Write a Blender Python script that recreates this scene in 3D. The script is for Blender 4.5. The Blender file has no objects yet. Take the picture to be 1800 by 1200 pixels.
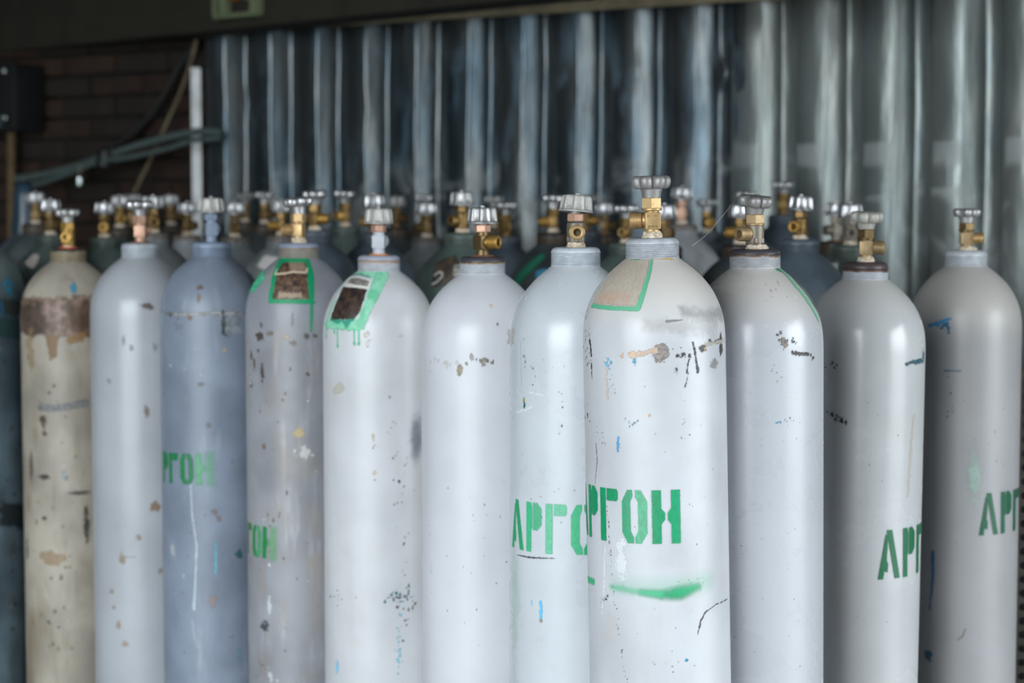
import bpy, bmesh, math, random
import numpy as np
from mathutils import Vector, Matrix

# ------------------------------------------------------------------ camera, world, exposure
scene = bpy.context.scene
F = 3500.0                       # focal length in pixels of the 1800 px wide frame
TILT = math.atan(255.0 / F)      # the camera looks down a little
CAM = Vector((0.0, 0.0, 1.46))
cam_data = bpy.data.cameras.new('camera')
cam_data.sensor_width = 36.0
cam_data.lens = 36.0 * F / 1800.0
cam_data.dof.use_dof = True
cam_data.dof.focus_distance = 3.06
cam_data.dof.aperture_fstop = 3.6
cam_data.dof.aperture_blades = 0
cam_data.clip_end = 200
cam = bpy.data.objects.new('camera', cam_data)
scene.collection.objects.link(cam)
cam.location = CAM
cam.rotation_euler = (math.pi / 2 - TILT, 0, 0)
scene.camera = cam

world = bpy.data.worlds.new('overcast_sky')
scene.world = world
world.use_nodes = True
wn = world.node_tree
wn.nodes.clear()
wbg = wn.nodes.new('ShaderNodeBackground')
wbg.inputs['Color'].default_value = (0.885, 0.955, 1.0, 1)
wbg.inputs['Strength'].default_value = 12.0
wout = wn.nodes.new('ShaderNodeOutputWorld')
wn.links.new(wbg.outputs[0], wout.inputs['Surface'])

# daylight portals: they emit nothing, they only guide the renderer to the open gate and the doorway of the shed
SHED_L, SHED_R, SHED_F, SHED_H = -4.9, 3.3, -1.2, 3.35
GATE_R = -0.6                   # the gate runs from the left wall to here
DOOR_A, DOOR_B = 0.4, 2.8       # the side doorway, along y


def portal(name, loc, rot, sx, sy):
    ld = bpy.data.lights.new(name, 'AREA')
    ld.shape = 'RECTANGLE'
    ld.size, ld.size_y = sx, sy
    ld.cycles.is_portal = True
    lo = bpy.data.objects.new(name, ld)
    scene.collection.objects.link(lo)
    lo.location = loc
    lo.rotation_euler = rot


portal('gate_portal', ((SHED_L + GATE_R) / 2, SHED_F - 0.02, SHED_H / 2), (math.pi / 2, 0, 0), GATE_R - SHED_L, SHED_H)
portal('door_portal', (SHED_R + 0.02, (DOOR_A + DOOR_B) / 2, 1.25), (0, math.pi / 2, 0), 2.5, DOOR_B - DOOR_A)

vs = scene.view_settings
vs.view_transform = 'Standard'
vs.look = 'None'
vs.exposure = 0.1
vs.gamma = 1.0
vs.use_curve_mapping = False

C = scene.collection
PI = math.pi
random.seed(4)


# ------------------------------------------------------------------ helpers
def lin(c):
    c = c / 255.0
    return c / 12.92 if c <= 0.04045 else ((c + 0.055) / 1.055) ** 2.4


def rgb(r, g, b):
    return (lin(r), lin(g), lin(b), 1.0)


def ray(x, y):
    return Vector(((x - 900) / F,
                   math.cos(TILT) + (600 - y) / F * math.sin(TILT),
                   -math.sin(TILT) + (600 - y) / F * math.cos(TILT)))


def at(x, y, depth):
    return CAM + ray(x, y) * depth


def new_mesh(name, verts, faces, smooth=True):
    me = bpy.data.meshes.new(name)
    me.from_pydata([tuple(v) for v in verts], [], faces)
    me.update()
    if smooth:
        me.polygons.foreach_set('use_smooth', [True] * len(me.polygons))
    return me


def obj(name, me, mat=None, parent=None, **props):
    o = bpy.data.objects.new(name, me)
    C.objects.link(o)
    if mat is not None and me is not None:
        if not me.materials:
            me.materials.append(mat)
        else:
            o.material_slots[0].link = 'OBJECT'
            o.material_slots[0].material = mat
    if parent is not None:
        o.parent = parent
    for k, v in props.items():
        o[k] = v
    return o


def empty(name, loc=(0, 0, 0), **props):
    o = bpy.data.objects.new(name, None)
    C.objects.link(o)
    o.location = loc
    o.empty_display_size = 0.05
    for k, v in props.items():
        o[k] = v
    return o


class MB:
    """collects pieces of one mesh"""
    def __init__(self):
        self.v, self.f = [], []

    def add(self, verts, faces, M=None):
        n = len(self.v)
        for p in verts:
            p = Vector(p)
            self.v.append(M @ p if M is not None else p)
        self.f += [tuple(i + n for i in fc) for fc in faces]
        return self

    def lathe(self, prof, seg=32, M=None, close=True):
        """prof: (r, z) from bottom to top, r may be 0 at the ends"""
        vs_, fs = [], []
        rings = []
        for r, z in prof:
            if r < 1e-6:
                rings.append([len(vs_)])
                vs_.append((0, 0, z))
            else:
                rings.append(list(range(len(vs_), len(vs_) + seg)))
                for k in range(seg):
                    a = 2 * PI * k / seg
                    vs_.append((r * math.cos(a), r * math.sin(a), z))
        for a, b in zip(rings, rings[1:]):
            for k in range(seg):
                k2 = (k + 1) % seg
                if len(a) == 1 and len(b) == 1:
                    continue
                if len(a) == 1:
                    fs.append((a[0], b[k2], b[k]))
                elif len(b) == 1:
                    fs.append((a[k], a[k2], b[0]))
                else:
                    fs.append((a[k], a[k2], b[k2], b[k]))
        return self.add(vs_, fs, M)

    def box(self, cx, cy, cz, sx, sy, sz, bev=0.0, M=None):
        if bev <= 0:
            vs_ = [(cx + i * sx / 2, cy + j * sy / 2, cz + k * sz / 2) for k in (-1, 1) for j in (-1, 1) for i in (-1, 1)]
            fs = [(0, 2, 3, 1), (4, 5, 7, 6), (0, 1, 5, 4), (2, 6, 7, 3), (0, 4, 6, 2), (1, 3, 7, 5)]
            return self.add(vs_, fs, M)
        bm = bmesh.new()
        bmesh.ops.create_cube(bm, size=1)
        bmesh.ops.scale(bm, vec=(sx, sy, sz), verts=bm.verts)
        bmesh.ops.bevel(bm, geom=list(bm.edges), offset=bev, segments=2, affect='EDGES', profile=0.6)
        bmesh.ops.translate(bm, vec=(cx, cy, cz), verts=bm.verts)
        bm.verts.index_update()
        vs_ = [v.co.copy() for v in bm.verts]
        fs = [tuple(v.index for v in fc.verts) for fc in bm.faces]
        bm.free()
        return self.add(vs_, fs, M)

    def prism(self, n, r, z0, z1, ch=0.0, M=None, rot=0.0):
        prof = [(0, z0), (r - ch, z0), (r, z0 + ch), (r, z1 - ch), (r - ch, z1), (0, z1)] if ch else [(0, z0), (r, z0), (r, z1), (0, z1)]
        R_ = Matrix.Rotation(rot, 4, 'Z')
        return self.lathe(prof, n, (M @ R_) if M is not None else R_)

    def tube(self, pts, r, seg=8):
        pts = [Vector(p) for p in pts]
        n = len(pts)
        vs_, fs = [], []
        up = Vector((0.13, 0.21, 0.97)).normalized()
        for i, p in enumerate(pts):
            t = (pts[min(i + 1, n - 1)] - pts[max(i - 1, 0)]).normalized()
            a = t.cross(up)
            if a.length < 1e-3:
                a = t.cross(Vector((1, 0, 0)))
            a.normalize()
            b = t.cross(a)
            for k in range(seg):
                an = 2 * PI * k / seg
                vs_.append(p + (a * math.cos(an) + b * math.sin(an)) * r)
        for i in range(n - 1):
            for k in range(seg):
                k2 = (k + 1) % seg
                fs.append((i * seg + k, i * seg + k2, (i + 1) * seg + k2, (i + 1) * seg + k))
        fs.append(tuple(range(seg))[::-1])
        fs.append(tuple((n - 1) * seg + k for k in range(seg)))
        return self.add(vs_, fs)

    def mesh(self, name, smooth=True, angle=35):
        me = new_mesh(name, self.v, self.f, smooth)
        bm = bmesh.new()
        bm.from_mesh(me)
        bmesh.ops.recalc_face_normals(bm, faces=bm.faces)
        if smooth and angle:
            lim = math.radians(angle)
            for e in bm.edges:
                if len(e.link_faces) == 2 and e.calc_face_angle(0) > lim:
                    e.smooth = False
        bm.to_mesh(me)
        bm.free()
        return me


def spline(pts, n=10):
    """Catmull-Rom through the points"""
    P = [Vector(p) for p in pts]
    P = [P[0] * 2 - P[1]] + P + [P[-1] * 2 - P[-2]]
    out = []
    for i in range(1, len(P) - 2):
        for k in range(n):
            t = k / n
            a, b, c, d = P[i - 1:i + 3]
            out.append(0.5 * ((2 * b) + (c - a) * t + (2 * a - 5 * b + 4 * c - d) * t * t + (3 * b - a - 3 * c + d) * t ** 3))
    out.append(P[-2])
    return out


# ------------------------------------------------------------------ materials
def mat_nodes(name):
    m = bpy.data.materials.new(name)
    m.use_nodes = True
    nt = m.node_tree
    nt.nodes.clear()
    out = nt.nodes.new('ShaderNodeOutputMaterial')
    b = nt.nodes.new('ShaderNodeBsdfPrincipled')
    nt.links.new(b.outputs[0], out.inputs['Surface'])
    return m, nt, b, out


def N(nt, kind, **kw):
    n = nt.nodes.new(kind)
    for k, v in kw.items():
        if k in n.inputs:
            n.inputs[k].default_value = v
        else:
            setattr(n, k, v)
    return n


def math_(nt, op, a, b=None, c=None, clamp=False):
    n = nt.nodes.new('ShaderNodeMath')
    n.operation = op
    n.use_clamp = clamp
    for i, v in enumerate((a, b, c)):
        if v is None:
            continue
        if isinstance(v, (int, float)):
            n.inputs[i].default_value = v
        else:
            nt.links.new(v, n.inputs[i])
    return n.outputs[0]


def mix_(nt, fac, a, b):
    n = nt.nodes.new('ShaderNodeMix')
    n.data_type = 'RGBA'
    for sock, v in ((n.inputs[0], fac), (n.inputs[6], a), (n.inputs[7], b)):
        if isinstance(v, (int, float)):
            sock.default_value = v
        elif isinstance(v, tuple):
            sock.default_value = v
        else:
            nt.links.new(v, sock)
    return n.outputs[2]


def ramp01(nt, v, lo, hi):
    n = nt.nodes.new('ShaderNodeMapRange')
    n.interpolation_type = 'SMOOTHSTEP'
    n.inputs[1].default_value = lo
    n.inputs[2].default_value = hi
    nt.links.new(v, n.inputs[0])
    return n.outputs[0]


def obj_coord(nt, scale=(1, 1, 1), randomize=True):
    tc = nt.nodes.new('ShaderNodeTexCoord')
    mp = nt.nodes.new('ShaderNodeMapping')
    mp.inputs['Scale'].default_value = scale
    nt.links.new(tc.outputs['Object'], mp.inputs['Vector'])
    if randomize:
        oi = nt.nodes.new('ShaderNodeObjectInfo')
        k = math_(nt, 'MULTIPLY', oi.outputs['Random'], 37.0)
        nt.links.new(k, mp.inputs['Location'])
    return mp.outputs[0]


def noise(nt, vec, scale, detail=3.0, rough=0.55, dist=0.0):
    n = nt.nodes.new('ShaderNodeTexNoise')
    n.inputs['Scale'].default_value = scale
    n.inputs['Detail'].default_value = detail
    n.inputs['Roughness'].default_value = rough
    n.inputs['Distortion'].default_value = dist
    nt.links.new(vec, n.inputs['Vector'])
    return n.outputs['Fac']


def bump(nt, b, h, strength, dist=0.001):
    bp = nt.nodes.new('ShaderNodeBump')
    bp.inputs['Strength'].default_value = strength
    bp.inputs['Distance'].default_value = dist
    nt.links.new(h, bp.inputs['Height'])
    nt.links.new(bp.outputs[0], b.inputs['Normal'])


def paint(name, base, mottle=0.12, dirt=(120, 112, 100), dirt_amt=0.15, speck=0.1, speck_col=(70, 62, 55),
          rough=0.36, peel=0.06, dust=0.0, dust_col=(186, 178, 168), dust_z=1.25, light_col=(205, 210, 215), light_amt=0.0):
    """enamel paint on a steel bottle: mottling, vertical dirt streaks, chips, dust on the shoulder"""
    m, nt, b, out = mat_nodes(name)
    co = obj_coord(nt)
    cv = obj_coord(nt, (1, 1, 0.16))
    n1 = noise(nt, co, 7, 4)
    n2 = noise(nt, cv, 26, 4, 0.6)
    n3 = noise(nt, co, 55, 3, 0.6)
    n4 = noise(nt, co, 11, 3, 0.5)
    cb = tuple(c * 0.86 for c in rgb(*base)[:3]) + (1,)
    dark = tuple(max(0, c * (1 - mottle * 1.4)) for c in cb[:3]) + (1,)
    lite = tuple(min(1, c * (1 + mottle)) for c in cb[:3]) + (1,)
    col = mix_(nt, ramp01(nt, n1, 0.3, 0.7), dark, lite)
    if light_amt > 0:
        col = mix_(nt, math_(nt, 'MULTIPLY', ramp01(nt, n2, 0.56, 0.72), light_amt), col, rgb(*light_col))
    d = math_(nt, 'MULTIPLY', ramp01(nt, n2, 0.42, 0.75), dirt_amt * 2.0, clamp=True)
    d = math_(nt, 'MULTIPLY', d, ramp01(nt, n4, 0.35, 0.65))
    col = mix_(nt, d, col, rgb(*dirt))
    if dust > 0:
        tc = nt.nodes.new('ShaderNodeTexCoord')
        sp = nt.nodes.new('ShaderNodeSeparateXYZ')
        nt.links.new(tc.outputs['Object'], sp.inputs[0])
        zz = math_(nt, 'ADD', sp.outputs[2], math_(nt, 'MULTIPLY', n1, 0.05))
        k = math_(nt, 'MULTIPLY', ramp01(nt, zz, dust_z - 0.02, dust_z + 0.07), dust)
        col = mix_(nt, k, col, rgb(*dust_col))
    s = math_(nt, 'MULTIPLY', ramp01(nt, n3, 0.74 - 0.12 * speck, 0.77 - 0.12 * speck), ramp01(nt, n4, 0.48, 0.62))
    s = math_(nt, 'MULTIPLY', s, min(1.0, speck * 3))
    col = mix_(nt, s, col, rgb(*speck_col))
    nt.links.new(col, b.inputs['Base Color'])
    b.inputs['Specular IOR Level'].default_value = 0.5
    r = math_(nt, 'ADD', math_(nt, 'MULTIPLY', n1, 0.22), rough - 0.1)
    nt.links.new(r, b.inputs['Roughness'])
    bump(nt, b, noise(nt, co, 170, 2), peel, 0.002)
    return m


def metal(name, col, rough=0.35, metallic=1.0, var=0.25, grime=(40, 34, 26), grime_amt=0.4, scale=60, bmp=0.1):
    m, nt, b, out = mat_nodes(name)
    co = obj_coord(nt)
    n1 = noise(nt, co, scale, 3)
    n2 = noise(nt, co, scale * 3, 3)
    c = rgb(*col)
    k = tuple(v * (1 - var) for v in c[:3]) + (1,)
    cc = mix_(nt, ramp01(nt, n1, 0.3, 0.7), k, c)
    g = math_(nt, 'MULTIPLY', ramp01(nt, n1, 0.5, 0.75), grime_amt)
    cc = mix_(nt, g, cc, rgb(*grime))
    nt.links.new(cc, b.inputs['Base Color'])
    b.inputs['Metallic'].default_value = metallic
    r = math_(nt, 'ADD', math_(nt, 'MULTIPLY', n2, 0.25), rough - 0.1)
    nt.links.new(r, b.inputs['Roughness'])
    bump(nt, b, n2, bmp, 0.0008)
    return m


def plain(name, col, rough=0.7, var=0.2, scale=12, metallic=0.0, bmp=0.15, stretch=(1, 1, 1), col2=None):
    m, nt, b, out = mat_nodes(name)
    co = obj_coord(nt, stretch)
    n1 = noise(nt, co, scale, 5, 0.6)
    c = rgb(*col)
    k = rgb(*col2) if col2 else tuple(v * (1 - var) for v in c[:3]) + (1,)
    nt.links.new(mix_(nt, ramp01(nt, n1, 0.3, 0.7), c, k), b.inputs['Base Color'])
    b.inputs['Roughness'].default_value = rough
    b.inputs['Metallic'].default_value = metallic
    if bmp:
        bump(nt, b, noise(nt, co, scale * 5, 4), bmp, 0.004)
    return m


def neck_mat(name, base, rim=None, rim_z=0.019, rust=(110, 84, 62), mottle=0.12, rough=0.42):
    """painted neck ring, the top rim in another colour where the paint is worn off"""
    m, nt, b, out = mat_nodes(name)
    co = obj_coord(nt)
    n1 = noise(nt, co, 60, 4)
    cb = rgb(*base)
    dk = tuple(c * (1 - mottle * 2) for c in cb[:3]) + (1,)
    col = mix_(nt, ramp01(nt, n1, 0.3, 0.7), dk, cb)
    if rim:
        tc = nt.nodes.new('ShaderNodeTexCoord')
        sp = nt.nodes.new('ShaderNodeSeparateXYZ')
        nt.links.new(tc.outputs['Object'], sp.inputs[0])
        zz = math_(nt, 'ADD', sp.outputs[2], math_(nt, 'MULTIPLY', math_(nt, 'SUBTRACT', n1, 0.5), 0.009))
        col = mix_(nt, ramp01(nt, zz, rim_z - 0.0035, rim_z - 0.0015), col, rgb(*rust))
        col = mix_(nt, ramp01(nt, zz, rim_z - 0.0008, rim_z + 0.0012), col, rgb(*rim))
    nt.links.new(col, b.inputs['Base Color'])
    b.inputs['Roughness'].default_value = rough
    bump(nt, b, n1, 0.15, 0.001)
    return m


M = {}
M['zinc'] = metal('cast_zinc', (178, 178, 178), 0.42, 0.75, 0.12, (110, 106, 100), 0.35, 70, 0.25)
M['zinc_rough'] = metal('cast_zinc_rough', (184, 182, 178), 0.55, 0.5, 0.15, (95, 92, 88), 0.5, 160, 0.6)
M['zinc_dull'] = metal('dull_aluminium', (150, 148, 147), 0.5, 0.55, 0.15, (100, 92, 84), 0.5, 50, 0.2)
M['grey_wheel'] = plain('grey_painted_wheel', (168, 166, 158), 0.5, 0.2, 40, 0.2)
M['zinc_shiny'] = metal('bright_cast_zinc', (188, 188, 190), 0.34, 0.85, 0.1, (120, 118, 114), 0.2, 60, 0.12)
M['brass'] = metal('clean_brass', (190, 160, 114), 0.44, 0.6, 0.2, (112, 84, 50), 0.45, 80, 0.12)
M['brass_yellow'] = metal('yellow_brass', (188, 150, 82), 0.42, 0.7, 0.25, (96, 68, 30), 0.5, 80, 0.1)
M['brass_dull'] = metal('dull_brass', (166, 142, 106), 0.48, 0.55, 0.25, (82, 70, 52), 0.5, 70, 0.2)
M['brass_dark'] = metal('tarnished_brass', (116, 96, 62), 0.4, 0.65, 0.3, (54, 44, 30), 0.5, 70, 0.15)
M['copper'] = metal('pinkish_copper_brass', (196, 156, 134), 0.5, 0.5, 0.2, (110, 84, 70), 0.4, 70, 0.2)
M['gunmetal'] = metal('grey_bronze', (132, 124, 112), 0.48, 0.55, 0.25, (60, 55, 48), 0.5, 70, 0.25)
M['painted_grey'] = plain('grey_painted_valve', (172, 176, 184), 0.5, 0.12, 60)
M['painted_blue'] = plain('bluegrey_painted_valve', (124, 138, 158), 0.5, 0.15, 60)
M['tape'] = plain('white_sealing_tape', (226, 218, 202), 0.8, 0.2, 160, 0, 0.6, (1, 1, 1), (176, 150, 120))
M['red_ring'] = plain('red_rubber_ring', (206, 84, 50), 0.6, 0.2, 60)
M['orange_ring'] = plain('orange_rust_ring', (232, 140, 40), 0.6, 0.3, 60)
M['rust_ring'] = plain('rusty_ring', (120, 84, 62), 0.8, 0.3, 90)


# ------------------------------------------------------------------ the setting
# back wall of corrugated sheet: it comes nearer to the camera towards the right
WA, WC = 0.47, 0.000225


def wall_depth(x):
    return F / (WA * 1000 * (1 + WC * x))


def wall_xy(x):
    p = at(x, 345, wall_depth(x))
    return Vector((p.x, p.y, 0))


W0, W1 = wall_xy(372), wall_xy(1700)
WD = (W1 - W0).normalized()                     # along the wall, to the right
WN = Vector((WD.y, -WD.x, 0))                   # out of the wall, towards the yard
if WN.y > 0:
    WN = -WN
FLOOR_Z, WALL_TOP = 0.0, 3.33


def wall_pt(t, n, z):
    return W0 + WD * t + WN * n + Vector((0, 0, z))


def galvanized(name, c1, c2, c3, metallic, rough, band_amt, smear_amt):
    m, nt, b, out = mat_nodes(name)
    co = obj_coord(nt, (1, 1, 1), False)
    cv = obj_coord(nt, (1, 1, 0.22), False)
    n1 = noise(nt, cv, 9, 5, 0.6)
    n2 = noise(nt, cv, 30, 4, 0.6)
    n3 = noise(nt, co, 5, 4, 0.6, 1.2)
    col = mix_(nt, ramp01(nt, n1, 0.3, 0.72), rgb(*c1), rgb(*c2))
    col = mix_(nt, math_(nt, 'MULTIPLY', ramp01(nt, n2, 0.55, 0.75), 0.5), col, rgb(*c3))
    # pale oxide smears and a pale band across the crests on the right
    tc = nt.nodes.new('ShaderNodeTexCoord')
    sp = nt.nodes.new('ShaderNodeSeparateXYZ')
    nt.links.new(tc.outputs['Object'], sp.inputs[0])
    zz = math_(nt, 'ADD', sp.outputs[2], math_(nt, 'MULTIPLY', math_(nt, 'SUBTRACT', n3, 0.5), 0.06))
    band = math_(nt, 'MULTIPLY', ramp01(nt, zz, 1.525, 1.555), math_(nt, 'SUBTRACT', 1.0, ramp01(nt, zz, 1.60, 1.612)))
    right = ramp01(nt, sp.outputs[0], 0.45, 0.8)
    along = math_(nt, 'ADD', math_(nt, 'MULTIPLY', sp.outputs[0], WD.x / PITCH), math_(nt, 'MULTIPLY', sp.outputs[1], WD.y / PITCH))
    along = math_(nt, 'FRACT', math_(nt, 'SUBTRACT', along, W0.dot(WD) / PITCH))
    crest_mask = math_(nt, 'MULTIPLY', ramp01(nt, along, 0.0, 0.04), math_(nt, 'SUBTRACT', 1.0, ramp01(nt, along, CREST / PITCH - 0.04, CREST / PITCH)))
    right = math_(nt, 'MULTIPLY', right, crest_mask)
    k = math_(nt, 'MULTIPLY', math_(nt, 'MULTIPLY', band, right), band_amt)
    swirl = math_(nt, 'MULTIPLY', math_(nt, 'SUBTRACT', 1.0, ramp01(nt, zz, 1.55, 1.6)), ramp01(nt, n3, 0.5, 0.66))
    k = math_(nt, 'MAXIMUM', k, math_(nt, 'MULTIPLY', swirl, 0.4))
    n5 = noise(nt, cv, 16, 4, 0.65, 0.8)
    smear = math_(nt, 'MULTIPLY', ramp01(nt, n5, 0.5, 0.68), smear_amt)
    col = mix_(nt, smear, col, rgb(96, 124, 142))
    rust = math_(nt, 'MULTIPLY', ramp01(nt, n3, 0.66, 0.75), 0.35)
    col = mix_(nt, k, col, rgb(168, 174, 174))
    col = mix_(nt, rust, col, rgb(120, 104, 76))
    nt.links.new(col, b.inputs['Base Color'])
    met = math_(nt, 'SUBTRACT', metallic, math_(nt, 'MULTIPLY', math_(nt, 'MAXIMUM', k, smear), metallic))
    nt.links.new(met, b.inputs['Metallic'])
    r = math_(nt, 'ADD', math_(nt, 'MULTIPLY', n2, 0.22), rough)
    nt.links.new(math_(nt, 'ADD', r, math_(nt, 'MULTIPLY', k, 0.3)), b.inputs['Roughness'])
    bump(nt, b, noise(nt, cv, 14, 3), 0.18, 0.02)
    return m


M['concrete'] = plain('grey_concrete', (124, 122, 118), 0.85, 0.25, 3)
M['brick'] = plain('old_red_brick', (50, 30, 18), 0.9, 0.4, 14, 0, 0.5, (1, 1, 1), (30, 20, 14))
M['brick2'] = plain('old_dark_brick', (36, 27, 19), 0.9, 0.4, 14, 0, 0.5, (1, 1, 1), (24, 20, 16))
M['mortar'] = plain('grey_mortar', (40, 38, 30), 0.95, 0.3, 20, 0, 0.5)
M['shade_teal'] = plain('dark_teal_plaster', (18, 36, 48), 0.95, 0.3, 4)  # unseen walls coloured dark teal to darken reflections and tint the shadows
M['roof'] = plain('dark_roof_boards', (34, 44, 48), 0.9, 0.3, 6)  # teal tone helps tint the shadows inside the shed
M['beam'] = plain('old_dark_timber', (40, 36, 26), 0.85, 0.4, 8, 0, 0.4, (1, 1, 1))
M['batten'] = plain('pale_worn_timber', (190, 178, 146), 0.85, 0.35, 10, 0, 0.4)

# floor
mb = MB()
mb.box(0, -6, -0.05, 60, 40, 0.1)
obj('floor', mb.mesh('floor', False), M['concrete'], kind='structure')

# corrugated sheets
PITCH, CREST, RUN, RUN_L, DEPTH = 0.200, 0.085, 0.042, 0.030, 0.058
PHASE = None


def rib_profile(t):
    """height of the sheet above the wall plane at the distance t along the wall"""
    u = t % PITCH
    a = 0.0
    # crest, right-facing side, crest_mask, left-facing side
    if u < CREST:
        return DEPTH
    u -= CREST
    if u < RUN:
        return DEPTH * (1 - u / RUN)
    u -= RUN
    val = PITCH - CREST - RUN - RUN_L
    if u < val:
        return 0.0
    u -= val
    return DEPTH * u / RUN_L


def sheet_mesh(t0, t1, layer, dents):
    # sample points: bends get three close points so that they look rolled
    ts = [t0]
    k = math.floor(t0 / PITCH) - 1
    while k * PITCH < t1 + PITCH:
        for br in (0, CREST, CREST + RUN, PITCH - RUN_L):
            for e in (-0.004, -0.0015, 0.0015, 0.004):
                ts.append(k * PITCH + br + e)
        k += 1
    ts = sorted(t for t in set(ts) if t0 <= t <= t1)
    if ts[-1] < t1:
        ts.append(t1)
    def h(t):
        return sum(rib_profile(t + e) for e in (-0.004, -0.002, 0, 0.002, 0.004)) / 5
    zs = np.concatenate([np.linspace(0.0, 1.2, 8), np.linspace(1.23, 2.2, 40), np.linspace(2.3, WALL_TOP, 5)])
    rng = random.Random(int(t0 * 100) + 7)
    verts, faces = [], []
    ph = [rng.uniform(0, 6.28) for _ in range(6)]
    for z in zs:
        for t in ts:
            w = 0.0022 * math.sin(7 * z + 3.0 * t + ph[0]) + 0.0014 * math.sin(17 * z + 21 * t + ph[1])
            tt = t + 0.0025 * math.sin(5 * z + 31 * t + ph[2])
            nn = h(t) + w + layer
            for dt, dz, rad, amp in dents:
                q = ((t - dt) / rad) ** 2 + ((z - dz) / (rad * 1.2)) ** 2
                if q < 4:
                    nn -= amp * math.exp(-q * 1.6)
                    tt += amp * 0.5 * math.exp(-q * 1.6)
            verts.append(wall_pt(tt, nn, z))
    m = len(ts)
    for i in range(len(zs) - 1):
        for j in range(m - 1):
            faces.append((i * m + j, i * m + j + 1, (i + 1) * m + j + 1, (i + 1) * m + j))
    me = new_mesh('corrugated_sheet', verts, faces, True)
    return me


def wall_t(x):
    return (wall_xy(x) - W0).dot(WD)


# put a right-facing side where the photo shows a bright strip (x = 1360)
T_SHIFT = wall_t(1361) - (CREST + RUN * 0.5)
T_SHIFT -= math.floor(T_SHIFT / PITCH) * PITCH
W0 = W0 + WD * (T_SHIFT - PITCH)
M['zinc_sheet'] = galvanized('galvanised_sheet', (68, 82, 90), (102, 105, 104), (46, 64, 78), 0.8, 0.22, 0.3, 0.45)
M['zinc_right'] = galvanized('sheet_right_reflection', (104, 112, 110), (126, 130, 126), (86, 98, 100), 0.5, 0.22, 0.4, 0.2)  # paler, duller copy: the right-hand sheets' different reflection put into the material
wall_back = empty('wall_back', W0, kind='structure', label='back wall of upright corrugated galvanised sheets')
tl = wall_t(366)
cuts = [tl, tl + 1.02, tl + 2.04, tl + 3.06, tl + 4.1, tl + 5.15]
dents = [(wall_t(1268), at(1268, 130, wall_depth(1268)).z, 0.035, 0.022),
         (wall_t(1340), at(1340, 30, wall_depth(1340)).z, 0.03, 0.008),
         (wall_t(940), at(940, 120, wall_depth(940)).z, 0.04, 0.006),
         (wall_t(650), at(650, 190, wall_depth(650)).z, 0.05, 0.006),
         (wall_t(1135), at(1135, 130, wall_depth(1135)).z, 0.04, 0.008),
         (wall_t(430), at(430, 180, wall_depth(430)).z, 0.04, 0.008)]
for i in range(5):
    o = obj('corrugated_sheet', sheet_mesh(cuts[i], cuts[i + 1] + 0.05, 0.0015 * (i % 2), dents), M['zinc_sheet'] if i < 2 else M['zinc_right'], wall_back)
    o.matrix_parent_inverse = Matrix.Translation(-W0)

# bent flange that closes the left end of the sheets, turned towards the light
mb = MB()
fa = wall_pt(tl - 0.005, 0.075, 0)
fb = fa + Vector((0.030, 0.016, 0))
tn = Vector((0.016, -0.030, 0)).normalized() * 0.0012
for z0, z1 in ((0.02, at(362, 122, wall_depth(362)).z),):
    q = [fa, fb, fb + tn, fa + tn]
    mb.add([p + Vector((0, 0, z0)) for p in q] + [p + Vector((0, 0, z1)) for p in q],
           [(0, 1, 5, 4), (1, 2, 6, 5), (2, 3, 7, 6), (3, 0, 4, 7), (0, 3, 2, 1), (4, 5, 6, 7)])
M['flange'] = plain('daylit_flange', (236, 238, 238), 0.5, 0.35, 9)  # white colour stands in for daylight reflected by the bent metal
o = obj('edge_flange', mb.mesh('edge_flange', False), M['flange'], wall_back, label='pale bent metal strip at the end of the sheets')
o.matrix_parent_inverse = Matrix.Translation(-W0)

# brick wall further left, in line with the sheets and a little behind them
BRICK_N = -0.10
wall_left = empty('wall_left', wall_pt(tl - 1.0, BRICK_N, 0), kind='structure', label='dark old brick wall in the shed corner')
winv = Matrix.Translation(-wall_left.location)
bx, by = WD, WN
RM = Matrix(((WD.x, -WN.x, 0, 0), (WD.y, -WN.y, 0, 0), (0, 0, 1, 0), (0, 0, 0, 1)))
mb = MB()
mb.box(-1.2, 0.1, 1.67, 8.6, 0.17, 3.34)
o = obj('mortar_bed', mb.mesh('mortar_bed', False), M['mortar'], wall_left)
o.matrix_local = RM
mbk = MB()
mbk.box(0, 0, 0, 0.246, 0.08, 0.063, 0.005)
brick_me = mbk.mesh('brick', True, 40)
brick_me.materials.append(M['brick'])
rb = random.Random(11)
for row in range(13):
    z = 1.25 + row * 0.076
    for k in range(-5, 7):
        u = k * 0.258 + (0.129 if row % 2 else 0)
        o = obj('brick', brick_me, M['brick'] if rb.random() < 0.62 else M['brick2'], wall_left)
        o.matrix_local = RM @ Matrix.Translation((u + rb.uniform(-.003, .003), 0.012 - 0.02 + rb.uniform(-.004, .004), z)) @ Matrix.Rotation(rb.uniform(-.012, .012), 4, 'Y')

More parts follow.
